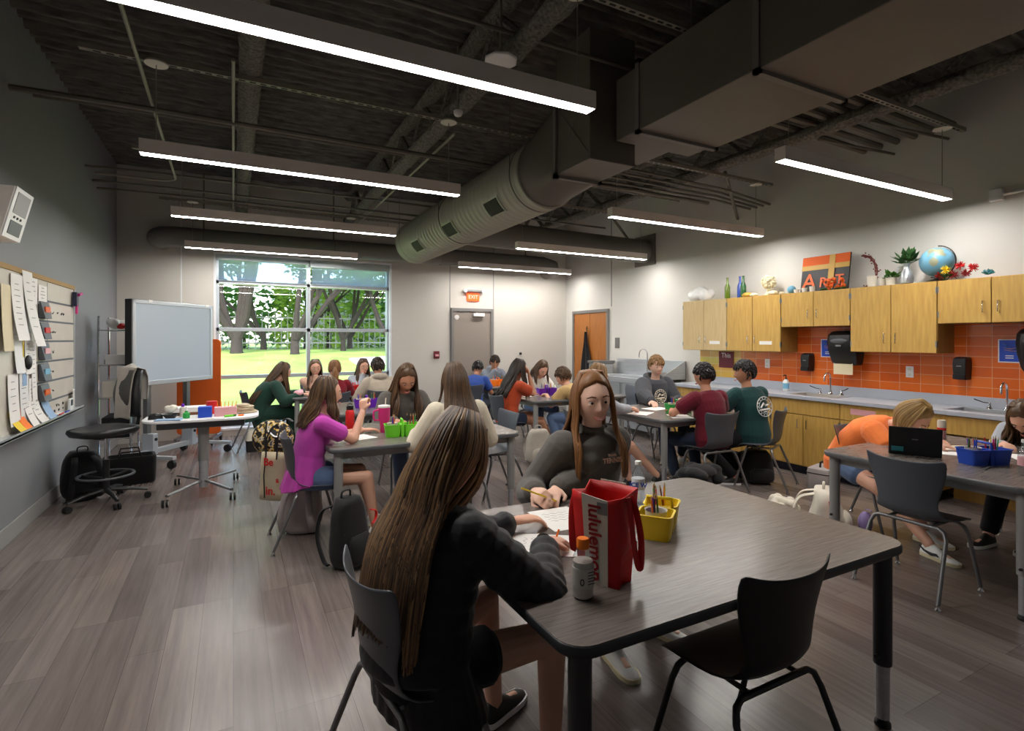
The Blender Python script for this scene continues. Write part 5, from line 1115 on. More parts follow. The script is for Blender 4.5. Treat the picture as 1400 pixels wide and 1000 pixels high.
def head_mb(q,Mx,s=1.0,fem=True,nu=40,nv=34):
    rs=[]
    for i in range(nv+1):
        th=pi*(.015+.97*i/nv); z=-cos(th); r=[]
        for j in range(nu):
            a=2*pi*j/nu; x=sin(th)*cos(a); y=sin(th)*sin(a)
            X=x*.076; Y=y*.096; Z=z*.118
            if z<0: k=1-.36*abs(z)**1.5; X*=k; Y=Y*(1-.12*abs(z)) if y>0 else Y*(1-.5*abs(z)**1.4)
            if y>0:
                def gg(x0,z0,sx,sz): return math.exp(-((X-x0)/sx)**2-((Z-z0)/sz)**2)
                f=y**.5
                Y+=f*(.020*gg(0,-.028,.011,.012)+.013*gg(0,-.008,.009,.020)+.003*gg(0,.035,.04,.02)+.005*gg(0,-.062,.02,.012)+.008*gg(0,-.098,.022,.014))
                for sg in (-1,1): Y+=f*(-.010*gg(sg*.031,.004,.015,.012)+.004*gg(sg*.042,-.028,.018,.02)+.004*gg(sg*.03,.026,.018,.007)+.006*gg(sg*.010,-.034,.006,.006))
            r.append(Mx @ V((X*s,Y*s,Z*s)))
        rs.append(r)
    q.rings(rs)
    for sg in (-1,1):
        R3=Mx.to_3x3(); q.ell(Mx @ V((sg*.031*s,.0795*s,.0145*s)),(.0165*s,.0125*s,.0085*s),12,8,rot=R3); q.ell(Mx @ V((sg*.031*s,.0785*s,-.0055*s)),(.0155*s,.0115*s,.0055*s),12,8,rot=R3); q.ell(Mx @ V((sg*.074*s,-.008*s,-.008*s)),(.010*s,.018*s,.030*s),10,8,rot=R3)
def ik(S,T,a,b,h):
    S=V(S);T=V(T);d=T-S;L=min(d.length,(a+b)*.985); 
    dn=d.normalized(); T=S+dn*L
    x=(a*a-b*b+L*L)/(2*L); y=math.sqrt(max(a*a-x*x,0)); h=V(h); h=(h-dn*h.dot(dn)); h=h.normalized() if h.length>1e-5 else frame(dn)[0]
    return S+dn*x+h*y, T
def hand_mb(q,w,d,n,curl,side,s=1.0,spread=.0,thumb_in=.3):
    d=V(d).normalized(); n=V(n); n=(n-d*n.dot(d)).normalized(); sd=d.cross(n)*side   # thumb side
    rs=[]
    for f,hw_,ht in ((-.02,.024,.018),(0,.026,.017),(.03,.036,.016),(.06,.040,.014),(.082,.038,.011)):
        c=w+d*f*s; rs.append([c+sd*(hw_*s*cos(a))+n*(ht*s*sin(a)) for a in [2*pi*k/12 for k in range(12)]])
    q.rings(rs)
    for i,(o,l) in enumerate(((.030,.93),(.010,1.0),(-.010,.95),(-.029,.76))):
        p=w+d*(.076*s)+sd*o*s; ang=0; pts=[p-d*.012*s]; rr=[.0095*s]
        for k,(L,cf) in enumerate(((.044,.7),(.027,1.0),(.021,.6))):
            ang+=curl*cf*(1+.08*i); dd=(d*cos(ang)+n*sin(ang)+sd*(spread*(1.5-i)*.12)).normalized(); pts.append(p); rr.append((.0094-.0008*k)*s); p=p+dd*L*l*s
        pts.append(p); rr.append(.0066*s); q.tube(pts,rr,8)
    b=w+d*.018*s+sd*.026*s; t1=b+(d*.55+sd*.6+n*thumb_in).normalized()*.042*s; t2=t1+(d*.85+sd*(.15-curl*.4)+n*thumb_in*1.2).normalized()*.03*s
    q.tube([b-d*.008*s,b,t1,t2],[.013*s,.0135*s,.011*s,.0075*s],8)
    return w+d*.08*s+n*.02*s
def cone(q,a,b,r0,r1,n=14,k=6,quilt=0,ph=0):
    a=V(a);b=V(b); L=(b-a).length; m=k if not quilt else max(8,int(L/.012)); pts=[];rr=[]
    for i in range(m+1):
        f=i/m; pts.append(a.lerp(b,f)); r=r0+(r1-r0)*f
        if quilt: r+=quilt*(abs(sin(pi*(f*L/.062+ph)))**.6-.6)
        rr.append(r)
    e0=pts[0]-(b-a).normalized()*r0*.6; e1=pts[-1]+(b-a).normalized()*r1*.5
    q.tube([e0]+pts+[e1],[r0*.5]+rr+[r1*.55],n)
def person(label,pos,yaw,s=1.0,lean=10,side=0,head=(0,15,0),hs=1.0,skin='skin',top='c_grey',sleeve='long',bottom='denim',legs='long',
           hair='hair_brown',hstyle='long',hlen=.35,hands=None,feet=None,vox=.010,quilt=0,coat=False,loose=.014,group=None,fwd_hair=.25,hood=False,
           shoe='white',smile=False,peplum=False,elbow=None,curls=(.5,.5),hdirs=(None,None),arml=1.0,turtle=False,nstr=130,headoff=(0,0,0),hpull=None,wave=.0,azmax=2.02,front_t=.45,knee=None,hnorm=(None,None),skirt=False):
    t=thing('person',label,'person',(pos[0],pos[1],0),yaw,group); t.scale=(s,s,s)
    iy=Matrix.Rotation(-yaw,3,'Z'); 
    def L(p): 
        v=V((p[0]-pos[0],p[1]-pos[1],p[2])); return (iy @ v)/s
    hz=.45/s+.08; up=lambda a: V((sin(R(side))*(.4+a/40 if lean else 1),sin(R(a)),cos(R(a)))).normalized()
    P0=V((0,0,hz)); P1=P0+up(lean*.5)*.135; P2=P1+up(lean*.95)*.145; P3=P2+up(lean*1.25)*.14; P4=P3+up(lean*1.25)*.05
    hy,hp,hr=[R(a) for a in head]
    HM3=Matrix.Rotation(hy,3,'Z') @ Matrix.Rotation(-hp,3,'X') @ Matrix.Rotation(hr,3,'Y')
    nk=up(lean*.8+hp*30)
    HC=P4+nk*.062+HM3@V((0,.012,.095))*hs+V(headoff)
    HM=Matrix.Translation(HC) @ HM3.to_4x4()
    axx=V((1,0,0))
    def ringat(c,u_,rx,ry,n=28,fb=0):
        u_=u_.normalized(); x=axx; y=u_.cross(x).normalized(); 
        return [c+x*(rx*cos(a))+y*(ry*sin(a)+fb) for a in [2*pi*k/n for k in range(n)]]
    U=[V((0,0,1)),up(lean*.6),up(lean),up(lean*1.25)]
    S=[P3+V((sg*.165,0,0))-U[3]*.015 for sg in (-1,1)]     # left of local x first
    # ---- skin body
    q=MB(); q.rings([ringat(P0-V((0,0,.09)),U[0],.13,.10),ringat(P0,U[0],.155,.112),ringat(P1,U[1],.125,.092),ringat(P2,U[2],.14,.10),ringat(P3,U[3],.135,.075),ringat(P4,U[3],.062,.055)])
    cone(q,P3,HC-HM3@V((0,.0,.07))*hs,.056,.048); head_mb(q,HM,hs)
    arms=[];hnd=hands or [(pos[0],pos[1],.5)]*2
    gr=[]
    for k,sg in ((0,-1),(1,1)):
        T=L(hnd[k]); ua,fa=.275*arml,.245*arml; hd=hdirs[k]
        hint=V(elbow[k]) if elbow and elbow[k] is not None else V((sg*.6,-.5,-.8))
        E_,W_=ik(S[k],T,ua,fa,hint)
        cone(q,S[k],E_,.046,.037); cone(q,E_,W_,.038,.026)
        fd=(W_-E_).normalized()
        if hd is None: hd=V((fd.x*.8,fd.y,min(fd.z,.0)*.3)); 
        else: hd=iy@V(hd)
        nn=V((0,0,-1)) if hnorm[k] is None else iy@V(hnorm[k])
        gp=hand_mb(q,W_+V(hd).normalized()*.012,hd,nn,curls[k],1 if sg<0 else -1,1.0)
        arms.append((S[k],E_,W_,V(hd).normalized())); gr.append(gp)
    q.ell(S[0],.05,12,8); q.ell(S[1],.05,12,8)
    lg=[]
    for k,sg in ((0,-1),(1,1)):
        hp_=P0+V((sg*.085,.01,-.03)); ft=L(feet[k]) if feet else V((sg*.12,.43,.075)); ft.z=max(ft.z,.075/s) 
        hint=V((sg*.1,.4,1)) if not knee else V(knee[k])
        K_,A_=ik(hp_,ft,.43,.41,hint)
        cone(q,hp_,K_,.078,.054); cone(q,K_,A_,.054,.034); q.ell(K_,.056,12,8); lg.append((hp_,K_,A_,(K_-hp_)))
        fdir=V((K_.x-hp_.x,K_.y-hp_.y,0)).normalized(); q.tube([A_-V((0,0,.02))-fdir*.02,A_+fdir*.07-V((0,0,.045)),A_+fdir*.14-V((0,0,.05))],[.032,.03,.022],10)
    body=q.build('body',skin,t,remesh=vox,sm=1)
    # ---- face
    for sg in (-1,1):
        e=MB(); e.ell(HM@V((sg*.031*hs,.0785*hs,.004*hs)),.0118*hs,14,10); eo=e.build('eye','eye_white',t)
        e=MB(); c=HM@V((sg*.031*hs,.0882*hs,.003*hs)); e.ell(c,(.0065*hs,.003*hs,.0062*hs),10,6,rot=HM3); e.build('iris','iris',eo)
        e=MB(); e.tube([HM@V((sg*.015*hs,.0975*hs,.0285*hs)),HM@V((sg*.033*hs,.0935*hs,.0325*hs)),HM@V((sg*.052*hs,.0775*hs,.0245*hs))],[.003*hs,.0038*hs,.002*hs],6); e.build('eyebrow',hair,t)
    e=MB(); w_=.030 if smile else .022; up_=.010 if smile else .0
    for dz,r in ((0.0,.0032),(-.008,.0038)):
        e.tube([HM@V((x*w_*hs,(.103-.016*x*x)*hs,(-.064+dz*(1-x*x*.9)+up_*x*x)*hs)) for x in (-1,-.6,-.2,.2,.6,1)],[.0015*hs,r*.9*hs,r*hs,r*hs,r*.9*hs,.0015*hs],8)
    e.build('mouth','lips',t)
    if smile:
        e=MB(); e.tube([HM@V((x*w_*.8*hs,(.1035-.012*x*x)*hs,(-.068+.008*x*x)*hs)) for x in (-1,-.5,0,.5,1)],[.001,.003*hs,.0035*hs,.003*hs,.001],6); e.build('teeth','eye_white',t)
    # ---- top garment
    q=MB(); c=loose
    hb=-.10 if not coat else -.0
    q.rings([ringat(P0-V((0,0,.085)),U[0],.155+c,.125+c),ringat(P0,U[0],.165+c,.125+c),ringat(P1,U[1],.14+c,.105+c),ringat(P2,U[2],.155+c,.113+c),ringat(P2.lerp(P3,.6),U[3],.165+c,.100+c),ringat(P3+U[3]*.02,U[3],.14+c,.072+c),ringat(P4+U[3]*.005,U[3],.062+c*.6,.056+c*.6)]) if not quilt else None
    if quilt:
        seq=[(P0-V((0,0,.02)),U[0],.175,.135),(P1,U[1],.165,.125),(P2,U[2],.175,.13),(P2.lerp(P3,.6),U[3],.18,.115),(P3+U[3]*.03,U[3],.145,.085),(P4+U[3]*.03,U[3],.075,.07)]
        rs=[];D=0
        for a,b in zip(seq[:-1],seq[1:]):
            m=max(3,int((b[0]-a[0]).length/.01))
            for i in range(m):
                f=i/m; cc=a[0].lerp(b[0],f); pr=quilt*(abs(sin(pi*(D+f*(b[0]-a[0]).length)/.065))**.6-.5); rs.append(ringat(cc,a[1].lerp(b[1],f),a[2]*(1-f)+b[2]*f+c+pr,a[3]*(1-f)+b[3]*f+c+pr))
            D+=(b[0]-a[0]).length
        q.rings(rs)
    if coat:
        rs=[]
        for i in range(16):
            f=i/15; z=hz-.19+.27*f; rr_=[]; 
            for k in range(56):
                a=2*pi*k/56; w_=1-.18*f; pr=.006*abs(sin(a*13)); rr_.append(((.235*w_+pr+.01*sin(a*3+f*4))*cos(a),(.150*w_+pr)*sin(a)+.035*(1-f)+.012,z+.015*sin(a*2)*(1-f)))
            rs.append(rr_)
        q.rings(rs)
    if peplum:
        rs=[]
        for i in range(9):
            f=i/8; z=P1.z+.03-.24*f; rs.append([((.15+.045*f+.014*f*sin(a*9))*cos(a),(.115+.05*f+.014*f*sin(a*9))*sin(a)-.02*f+P1.y*(1-f),z+.05*f*sin(a)) for a in [2*pi*k/48 for k in range(48)]])
        q.rings(rs)
    for k in (0,1):
        S_,E_,W_,hd=arms[k]; q.ell(S_,.058+c*.8,12,8)
        if sleeve=='short': cone(q,S_,S_.lerp(E_,.62),.056+c,.056+c)
        elif sleeve=='long':
            cone(q,S_,E_,.054+c,.046+c,quilt=quilt); cone(q,E_,E_.lerp(W_,.93),.048+c,.034+c*.5,quilt=quilt,ph=.5); q.ell(E_,.047+c,12,8)
    if fem_bust.get(label,True) and not quilt:
        for sg in (-1,1): q.ell(P2.lerp(P3,.35)+V((sg*.065,.085+c*.5,0)),(.062,.045,.06),12,8)
    if turtle: q.tube([P4-U[3]*.01,P4+U[3]*.04],.066,18)
    if hood:
        q.tube([P4+V((-.085,.05,-.03)),P4+V((-.10,-.03,.015)),P4+V((-.06,-.10,.03)),P4+V((0,-.125,.03)),P4+V((.06,-.10,.03)),P4+V((.10,-.03,.015)),P4+V((.085,.05,-.03))],[.02,.032,.042,.05,.042,.032,.02],12)
    g=q.build('coat' if coat else ('hoodie' if hood else 'shirt'),top,t,remesh=max(vox*.8,.007),sm=1)
    # ---- bottoms
    if legs!='none':
        q=MB(); q.rings([ringat(P0-V((0,0,.10)),U[0],.15,.12),ringat(P0,U[0],.172,.13),ringat(P0+V((0,0,.06)),U[0],.155,.118)])
        for hp_,K_,A_,_ in lg:
            if legs=='long': cone(q,hp_,K_,.092,.070); cone(q,K_,K_.lerp(A_,.92),.070,.056); q.ell(K_,.07,12,8)
            else: cone(q,hp_,hp_.lerp(K_,.42),.094,.092)
        if skirt:
            for i in range(4): a_=hp_.lerp(K_,.2+.25*i)
            rs=[]
            for i in range(8):
                f=i/7; z=hz+.02-.42*f; rs.append([((.17+.07*f+.012*f*sin(a*11))*cos(a),(.13+.05*f+.012*f*sin(a*11))*sin(a)+.16*sin(f*pi/2),z) for a in [2*pi*k/48 for k in range(48)]])
            q.rings(rs)
            for hp_,K_,A_,_ in lg: cone(q,hp_,K_,.10,.09)
        q.build('skirt' if skirt else ('trousers' if legs=='long' else 'shorts'),bottom,t,remesh=max(vox,.009),sm=2)
    for hp_,K_,A_,_ in lg:
        fd=V((K_.x-hp_.x,K_.y-hp_.y,0)).normalized(); up_=V((0,0,1)); f0=A_-V((0,0,.075)); q=MB(); rs=[]
        for y,w_,h in ((-.055,.026,.05),(-.04,.034,.085),(0,.038,.10),(.04,.039,.085),(.09,.042,.055),(.14,.042,.042),(.175,.034,.034),(.19,.018,.026)):
            sdv=fd.cross(up_); rs.append([f0+fd*y+sdv*(w_*cos(a))+up_*(.012+(h-.012)*max(0,sin(a))) for a in [2*pi*k/20 for k in range(20)]])
        q.rings(rs); sh=q.build('shoe',shoe,t,ang=.9); q=MB(); sdv=fd.cross(up_)
        rs=[[f0+fd*y+sdv*(w_*cos(a)*1)+up_*z for y,w_ in ()] for a in ()]
        outl=[(y,w_) for y,w_ in ((-.06,.02),(-.045,.036),(0,.041),(.04,.041),(.09,.046),(.14,.046),(.18,.035),(.195,.015))]
        ol=[f0+fd*y+sdv*w_ for y,w_ in outl]+[f0+fd*y-sdv*w_ for y,w_ in reversed(outl)]
        q.rings([ol,[p+up_*.022 for p in ol]]); q.build('sole','white' if shoe!='white' else 'cream',sh,ang=.9)
    # ---- hair
    rnd=random.Random(hash((round(pos[0]*100),round(pos[1]*100))) % 9999); q=MB(); E=(.086*hs,.107*hs,.128*hs)
    def surf(az,po,k=1.0):      # az 0 = back, grows to the sides; po polar from the top
        zz=-cos(po); kt=1 if (zz<=0 or hstyle!='short') else 1; kd=1
        if hstyle=='short' and po>pi/2: kd=1-.42*abs(cos(po))**1.3; kt=1-.30*abs(cos(po))**1.5
        return HM @ V((E[0]*k*kt*sin(po)*sin(az),-E[1]*k*kd*sin(po)*cos(az)-.004,E[2]*k*cos(po)+.004))
    # cap shell
    nu,nv=36,14; rs=[]
    for i in range(nv+1):
        r=[]
        for j in range(nu):
            az=-pi+2*pi*j/nu; fr_=abs(az)/pi; 
            mx=(1.95 if hstyle!='short' else 1.9) if fr_<.52 else (1.95-(fr_-.52)/.2*.95 if fr_<.72 else 1.0-(fr_-.72)*1.0)
            if hstyle=='short' and .35<fr_<=.62: mx=1.45
            po=.03+mx*i/nv; 
            kk=.985+.05*min(1,(mx-po)/.35 if mx>po else 0)+.02*noise.noise((az*3,po*3,pos[0]*5))*(1 if hstyle=='short' else .5); r.append(surf(az,po,kk if i<nv else .90))
        rs.append(r)
    q.rings(rs); marks=[]
    if hstyle=='short':
        for i in range(260):
            marks.append(len(q.f))
            az=rnd.uniform(-pi,pi); fr_=abs(az)/pi; mx=(1.85 if fr_<.5 else (1.35 if fr_<.6 else 1.12)); po=mx*rnd.random()**.7; d=rnd.uniform(-.3,.3)
            q.tube([surf(az,po,1.0),surf(az+d*.4,po+.16,1.055),surf(az+d,po+.32,1.03 if po+.32<mx+.2 else .99)],[.007*hs,.008*hs,.002],5)
    else:
        cxy=[(P0-V((0,0,.3))),P0,P1,P2,P3,P4]
        def spine(z):
            for a,b in zip(cxy[:-1],cxy[1:]):
                if a.z<=z<=b.z: f=(z-a.z)/max(b.z-a.z,1e-4); return a.lerp(b,f)
            return cxy[0] if z<cxy[0].z else cxy[-1]
        qx=.028 if quilt else 0
        def rxy(z):
            f=min(1,max(0,(z-(P3.z-.01))/.09)); f=f*f*(3-2*f)
            return ((.162+c+qx)*(1-f)+(.075+c+qx)*f,(.114+c+qx)*(1-f)+(.075+qx)*f)
        pull=hpull if hpull is not None else math.tan(R(min(lean*.9,40)))
        pony=hstyle=='pony'
        for i in range(nstr):
            marks.append(len(q.f)); f=(i+.5)/nstr; az=(-1+2*f)*azmax+rnd.uniform(-.06,.06); fr_=abs(az)/pi; side_s=1 if az>0 else -1
            root=HM @ V((side_s*.004,E[1]*(.45*fr_*1.4-.25)*1.0,E[2]*1.0*math.sqrt(max(.2,1-(.45*fr_*1.4-.25)**2))))
            pts=[root]; jit=rnd.uniform(1.0,1.11); 
            if not pony:
                for po in (.55,.95,1.3,1.62,1.85): pts.append(surf(az*(.75+.25*min(po/1.5,1)),po,jit*(1.0+.02*po)))
                p=pts[-1]; n=12; ln=hlen*rnd.uniform(.82,1.05); back=max(0,1-fr_/.62)
                front=fr_>front_t
                w1=rnd.uniform(0,6.28); v=V((p.x-HC.x,p.y-HC.y,0))*.25
                for m_ in range(1,n+1):
                    g_=m_/n; p=pts[-1]+V((v.x*.15*(1-g_),(-pull*(1.0 if not front else -fwd_hair)+.0)*ln/n*.9,-ln/n))
                    p+=V((sin(w1+g_*9),cos(w1+g_*8),0))*((.0035 if wave>.0015 or wave==0 else .0006)+wave)*(.5 if m_<3 else 1)
                    cc=spine(p.z); rx,ry=rxy(p.z); dx,dy=(p.x-cc.x)/(rx+.012),(p.y-cc.y)/(ry+.014*jit*jit)
                    rr=math.hypot(dx,dy)
                    if rr<1 and p.z>P0.z-.2 and lean<40: 
                        kx=1/max(rr,.2); p=V((cc.x+(p.x-cc.x)*(1+(kx-1)*.35),cc.y+(abs(math.sqrt(max(0,1-min(.95,(dx*(1+(kx-1)*.35))**2))))*(ry+.014*jit*jit))*(1 if (dy>0 and front) else -1),p.z))
                    pts.append(p)
                for _ in range(3):
                    pts=pts[:2]+[(pts[k-1]+pts[k]*2+pts[k+1])/4 for k in range(2,len(pts)-1)]+[pts[-1]]
                r0=(.0085 if nstr<300 else .0058)*hs; q.tube(pts,[r0*.7]+[r0]*(len(pts)-5)+[r0*.8,r0*.6,r0*.4,r0*.2],5)
            else:
                tie=HM@V((0,-E[1]*1.12,-.005))
                for po in (.5,.9,1.25): 
                    w_=po/1.25*.35; pts.append(surf(az*(1-w_*.3),po+.2*fr_,jit*.99).lerp(tie,w_*w_))
                pts.append(tie+V((rnd.uniform(-.012,.012),0,rnd.uniform(-.012,.012)))); p=tie+V((0,-.035,.0)); 
                o_=V((rnd.uniform(-.02,.02),rnd.uniform(-.02,.02),0))
                for m_ in range(8): g_=m_/7; pts.append(p+o_*(1+sin(g_*pi))-V((0,pull*hlen*g_*.5,hlen*g_)))
                q.tube(pts,[.006*hs]*(len(pts)-3)+[.005,.003,.001],5)
    ho=q.build('hair',hair,t,ang=0); at=ho.data.attributes.new('tone','FLOAT','FACE'); vals=[.45]*len(q.f)
    for a,b in zip(marks,marks[1:]+[len(q.f)]):
        tn=rnd.betavariate(1.6,2.2); vals[a:b]=[tn]*(b-a)
    at.data.foreach_set('value',vals)
    return t,HM,gr,arms,dict(P0=P0,P1=P1,P2=P2,P3=P3,P4=P4,U=U,lg=lg)
fem_bust={}
def boy(lb): fem_bust[lb]=False; return lb
# 1 woman in black puffer
p1,HM,gr,ar,_=person('person with very long streaked hair in a black quilted coat, writing at the near table',(.54,1.73),-R(70),1.02,13,0,(4,24,0),1.18,'skin','puffer','long','cloth_black','short','hair_streaked','long',.50,
  hands=[(1.05,2.0,.80),(1.045,1.735,.795)],elbow=[None,(.55,.1,-.5)],feet=[(.95,1.98,.08),(1.0,1.62,.08)],vox=.006,quilt=.013,coat=True,loose=.030,arml=1.15,nstr=1400,azmax=1.9,front_t=.8,curls=(.4,.85),hdirs=(None,(.9,.35,-.1)),turtle=True,shoe='black',wave=.001,hpull=.16)
# 2 smiling woman
p2,HM2,gr2,ar2,D2=person('smiling person with long auburn hair in a washed grey shirt behind the near table',(1.78,2.52),pi,1.10,8,0,(-16,4,4),1.12,'skin_pale','c_grey','long','denim_dark','long','hair_auburn','long',.34,
  hands=[(1.47,2.33,.80),(1.345,2.335,.80)],feet=[(2.0,2.2,.08),(1.65,2.1,.08)],vox=.0055,loose=.034,arml=1.0,nstr=700,curls=(.75,1.15),smile=True,turtle=True,hdirs=((-.55,-.6,-.05),(-.15,-.9,.05)),fwd_hair=.12,elbow=[(-.35,-.5,-.8),(.3,-.5,-.8)],hnorm=((0,0,-1),(.7,0,-.6)))
text('TRAVIS',.016,'c_peach',p2,(-.015,D2['P2'].y+.187,D2['P2'].z+.095),(pi/2-.1,0,pi),name='shirt_print'); text('TENNIS',.034,'c_peach',p2,(-.015,D2['P2'].y+.190,D2['P2'].z+.070),(pi/2-.1,0,pi),name='shirt_print',bold=.001)
# 3 pink shirt
person('person in a magenta short sleeved top and denim shorts with an elbow on the table',(.50,4.44),-pi/2,1.0,16,0,(0,6,0),1.05,'skin','c_magenta','short','denim','short','hair_brown','long',.22,
  hands=[(1.0,4.72,.78),(.93,4.40,.98)],elbow=[None,(.3,.3,-1)],feet=[(1.05,4.55,.08),(1.0,4.25,.08)],vox=.0075,peplum=True,hdirs=(None,(.1,.3,1)),curls=(.4,1.1),hnorm=(None,(.6,.6,0)),wave=.004,hpull=.5,nstr=200)
# 4 wavy-haired
person('person with long wavy dark hair and grey jacket looking down behind the lime caddy',(1.56,5.50),pi,1.06,12,0,(-4,34,0),1.1,'skin_tan','c_grey','long','denim','long','hair_brown','long',.42,hands=[(1.72,5.12,.78),(1.40,5.1,.78)],vox=.009,loose=.03,wave=.011,fwd_hair=.55,nstr=220)
# 5 white sweater
person('person with long straight brown hair in a cream knit sweater, back to the camera',(1.63,4.06),0,1.10,6,0,(0,12,0),1.05,'skin','c_cream','long','denim','long','hair_brown','long',.52,hands=[(1.38,4.42,.78),(1.85,4.40,.78)],vox=.008,loose=.024,nstr=320,wave=.001,hpull=.12,azmax=1.75)
# by the window
person('person leaning chin on hand in front of the window, peach top',(1.17,9.34),pi,1.0,28,0,(0,5,0),1.08,'skin','c_peach','long','denim','long','hair_streaked','long',.3,hands=[(1.35,9.0,.78),(1.17,9.02,1.0)],vox=.011,hdirs=(None,(0,.1,1)),fwd_hair=.3)
person('person with a reddish blond ponytail in a dark red top by the window',(1.25,7.86),0,1.02,22,6,(-10,10,0),1.05,'skin','c_red','long','denim_dark','long','hair_auburn','pony',.2,hands=[(1.1,8.25,.78),(1.5,8.3,.78)],vox=.011)
person('person with long hair and pale grey top at the right end of the window',(1.92,9.32),pi,1.0,26,0,(10,8,0),1.06,'skin','c_lightgrey','long','denim','long','hair_brown','long',.32,hands=[(2.1,9.0,.78),(1.9,9.0,1.0)],vox=.011,hdirs=(None,(0,.1,1)),fwd_hair=.3)
person(boy('person with short dark hair in a beige hooded sweatshirt by the window'),(1.95,7.86),R(-4),1.03,18,-4,(14,10,0),1.06,'skin','c_beige','long','denim_dark','long','hair_dark','short',0,hands=[(1.7,8.25,.78),(2.05,8.3,.78)],vox=.011,hood=True,loose=.03)
person('person in a long dark green dress leaning onto the window table from the left',(.30,8.42),-pi/2+R(8),1.06,34,0,(0,20,0),1.02,'skin','c_green','long','c_green','long','hair_brown','long',.42,hands=[(.95,8.45,.78),(.88,8.15,.78)],feet=[(.78,8.55,.08),(.75,8.3,.08)],vox=.010,loose=.03,skirt=True,peplum=True,shoe='black')
# in front of the grey door
person(boy('person in a blue shirt bent over the table in front of the grey door'),(3.5,8.12),R(-40),1.0,30,0,(0,30,0),1.05,'skin_tan','c_blue','short','denim_dark','long','hair_black','short',0,hands=[(3.75,8.6,.78),(3.9,8.4,.78)],vox=.011)
person(boy('person in a blue-grey hoodie with short dark hair behind the orange caddy'),(4.42,9.36),pi,1.0,16,0,(-6,22,0),1.06,'skin_tan','c_hoodie','long','denim_dark','long','hair_dark','short',0,hands=[(4.6,8.95,.78),(4.35,9.0,1.0)],vox=.011,hood=True,loose=.03,hdirs=(None,(0,0,1)))
# back right table
person('person in a rust orange blouse with long dark hair, cheek resting on one hand',(3.3,6.47),-pi/2,1.03,16,0,(0,14,0),1.06,'skin_tan','c_rust','short','denim_dark','short','hair_dark','long',.36,hands=[(3.8,6.7,.78),(3.62,6.42,1.06)],elbow=[None,(.2,.2,-1)],feet=[(3.85,6.55,.08),(3.95,6.3,.08)],vox=.009,hdirs=(None,(-.2,.1,1)),loose=.024,wave=.006,hpull=.5)
person('person in a white shirt with brown hair looking down at the back table',(4.3,7.5),pi,1.0,22,0,(0,34,0),1.08,'skin','c_white','short','denim','long','hair_brown','long',.18,hands=[(4.5,7.05,.78),(4.15,7.05,.78)],vox=.010,fwd_hair=.3)
person(boy('person in a tan shirt and blue jeans hunched over the back table'),(4.3,5.98),R(18),1.04,42,-4,(10,20,0),1.05,'skin','c_tan','short','denim','long','hair_brown','short',0,hands=[(3.95,6.5,.78),(4.3,6.55,.78)],feet=[(3.95,6.15,.08),(4.1,6.0,.08)],vox=.010,loose=.024,shoe='black')
# green caddy table
person('person with bare crossed legs mostly hidden behind the smiling person',(3.28,4.6),-pi/2,1.04,12,0,(0,14,0),1.05,'skin','c_lightgrey','long','denim_dark','short','hair_sandy','long',.3,hands=[(3.95,4.8,.79),(3.92,4.62,.79)],feet=[(3.72,4.45,.08),(3.98,4.30,.12)],knee=[(0,.4,1),(-.3,.5,1.3)],vox=.008,shoe='black')
p18,_,_,_,D8=person(boy('person in a dark grey hoodie with a pale round crest behind the green caddy'),(4.98,5.48),pi-R(8),1.08,8,0,(-10,6,0),1.05,'skin_pale','c_charcoal','long','denim_dark','long','hair_sandy','short',0,hands=[(5.05,5.05,.80),(4.52,4.98,.80)],curls=(.6,1.1),vox=.008,hood=True,loose=.045)
person(boy('person in a maroon shirt with short black hair at the green caddy table'),(4.44,3.99),R(-2),1.04,12,5,(6,8,0),1.06,'skin_tan','c_maroon','short','denim_dark','long','hair_black','short',0,hands=[(4.28,4.40,.79),(4.75,4.4,.79)],elbow=[(-1,-.1,-.5),None],feet=[(4.25,4.3,.08),(4.6,4.35,.08)],vox=.008,loose=.026,shoe='black')
p20,_,_,_,D20=person(boy('person in a dark teal shirt with a white round print on the back'),(5.07,3.98),R(-6),1.06,10,0,(62,4,0),1.05,'skin_tan','c_teal','short','cloth_black','long','hair_black','short',0,hands=[(4.8,4.45,.79),(5.2,4.5,.79)],feet=[(4.8,4.0,.08),(5.0,4.15,.08)],vox=.008,loose=.028,shoe='black')
# laptop table
p21,_,_,_,D21=person('person in a bright coral orange shirt bent low over the laptop table',(4.74,2.78),pi+R(4),1.06,50,0,(0,48,0),1.05,'skin','c_orange','short','denim','short','hair_blond','long',.34,hands=[(4.9,2.2,.78),(4.62,2.08,.78)],feet=[(4.75,2.2,.08),(4.46,2.02,.08)],vox=.0075,loose=.03,fwd_hair=.0,hpull=-.05,nstr=240,shoe='white')
p22,_,_,_,_=person('person in pale grey sleeves and black trousers at the right edge',(5.76,1.78),pi/2,1.04,46,0,(0,45,0),1.04,'skin','c_lightgrey','long','cloth_black','long','hair_brown','long',.28,hands=[(5.2,1.6,.78),(5.15,1.85,.78)],feet=[(5.2,1.72,.08),(5.1,1.93,.08)],vox=.009,hpull=-.05,shoe='black',wave=.008)
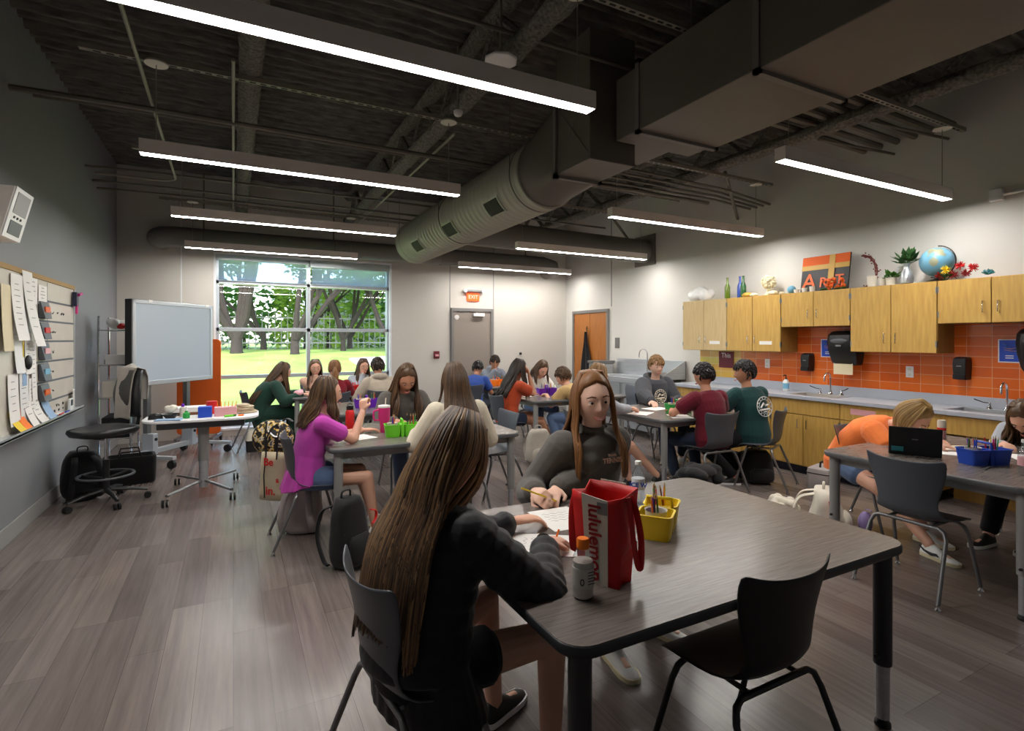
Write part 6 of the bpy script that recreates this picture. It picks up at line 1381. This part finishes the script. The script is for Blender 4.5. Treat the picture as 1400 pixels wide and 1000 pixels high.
# prints on clothing: thin raised rings and marks on the garments
def print_disc(par,c,n,r,m,name='shirt_print'):
    c=V(c); n=V(n).normalized(); x=V((0,0,1)).cross(n).normalized(); y=n.cross(x); q=MB()
    q.tube([c+x*(r*cos(a))+y*(r*sin(a)) for a in [2*pi*k/36 for k in range(36)]],.004,5,closed=True); q.tube([c+x*(r*.72*cos(a))+y*(r*.72*sin(a)) for a in [2*pi*k/36 for k in range(36)]],.0025,5,closed=True)
    for k in range(14): a=2*pi*k/14; q.ell(c+x*(r*.86*cos(a))+y*(r*.86*sin(a)),.006,6,4)
    q.tube([c-x*r*.5-y*r*.1,c-x*r*.1+y*r*.35,c+x*r*.15+y*r*.1,c+x*r*.5+y*r*.2],.009,6); q.tube([c-x*r*.6-y*r*.35,c+x*r*.6-y*r*.25],.010,6); q.tube([c-x*r*.2-y*r*.55,c+x*r*.25-y*r*.5],.006,6)
    return q.build(name,m,par)
cU=D20['U'][2]; print_disc(p20,D20['P2'].lerp(D20['P3'],.1)+V((.02,-.168,0)),(0,-1,.15),.10,'white')
print_disc(p18,D8['P2'].lerp(D8['P3'],-.05)+V((.03,.192,0)),(0,1,.1),.08,'c_cream')
# swooshes on the white shoes of the bent person
for hp_,K_,A_,_ in D21['lg']:
    fd=V((K_.x-hp_.x,K_.y-hp_.y,0)).normalized(); sdv=fd.cross(V((0,0,1))); b=A_-V((0,0,.075))
    for sg in (-1,1):
        q=MB(); q.tube([b+fd*y+sdv*sg*(w_+.002)+V((0,0,z)) for y,w_,z in ((-.05,.034,.066),(-.01,.040,.045),(.04,.042,.036),(.07,.0415,.042),(.09,.042,.034))],[.003,.006,.010,.008,.003],8,flat=(1,1)); q.build('shoe_emblem','black',p21)
# held pencils
def held(loc,d,m,label,L=.17):
    o,_x,_y=MB().cyl((0,0,0),(0,0,L),.004,n=8),0,0; ob=o.build('pencil',m); MB().lathe([(.004,L),(.001,L+.016)],n=8).build('pencil_tip','tan',ob)
    ob.location=loc; ob.rotation_mode='QUATERNION'; ob.rotation_quaternion=V(d).to_track_quat('Z','Y'); return tag(ob,label,'pencil')
def wp(t,p): return t.matrix_basis @ V(p)
g_=wp(p1,gr[1]); held(g_+V((.0,-.0,.06)),V((-.35,-.12,-.6)),'orange_bright','orange pencil in the hand of the coated person',.12)
g_=wp(p2,gr2[1]); held(g_+V((-.13,.0,.07)),V((.95,-.1,-.42)),'yellow','yellow pencil in the fist of the smiling person',.2)
# hair bow / wrist band
w=ar[1][2]; MB().tube(arc(w+V((0,0,0)),.036,0,2*pi,20,(1,0,0),(0,0,1))[:-1],.005,6,closed=True).build('wrist_band','black',p1)
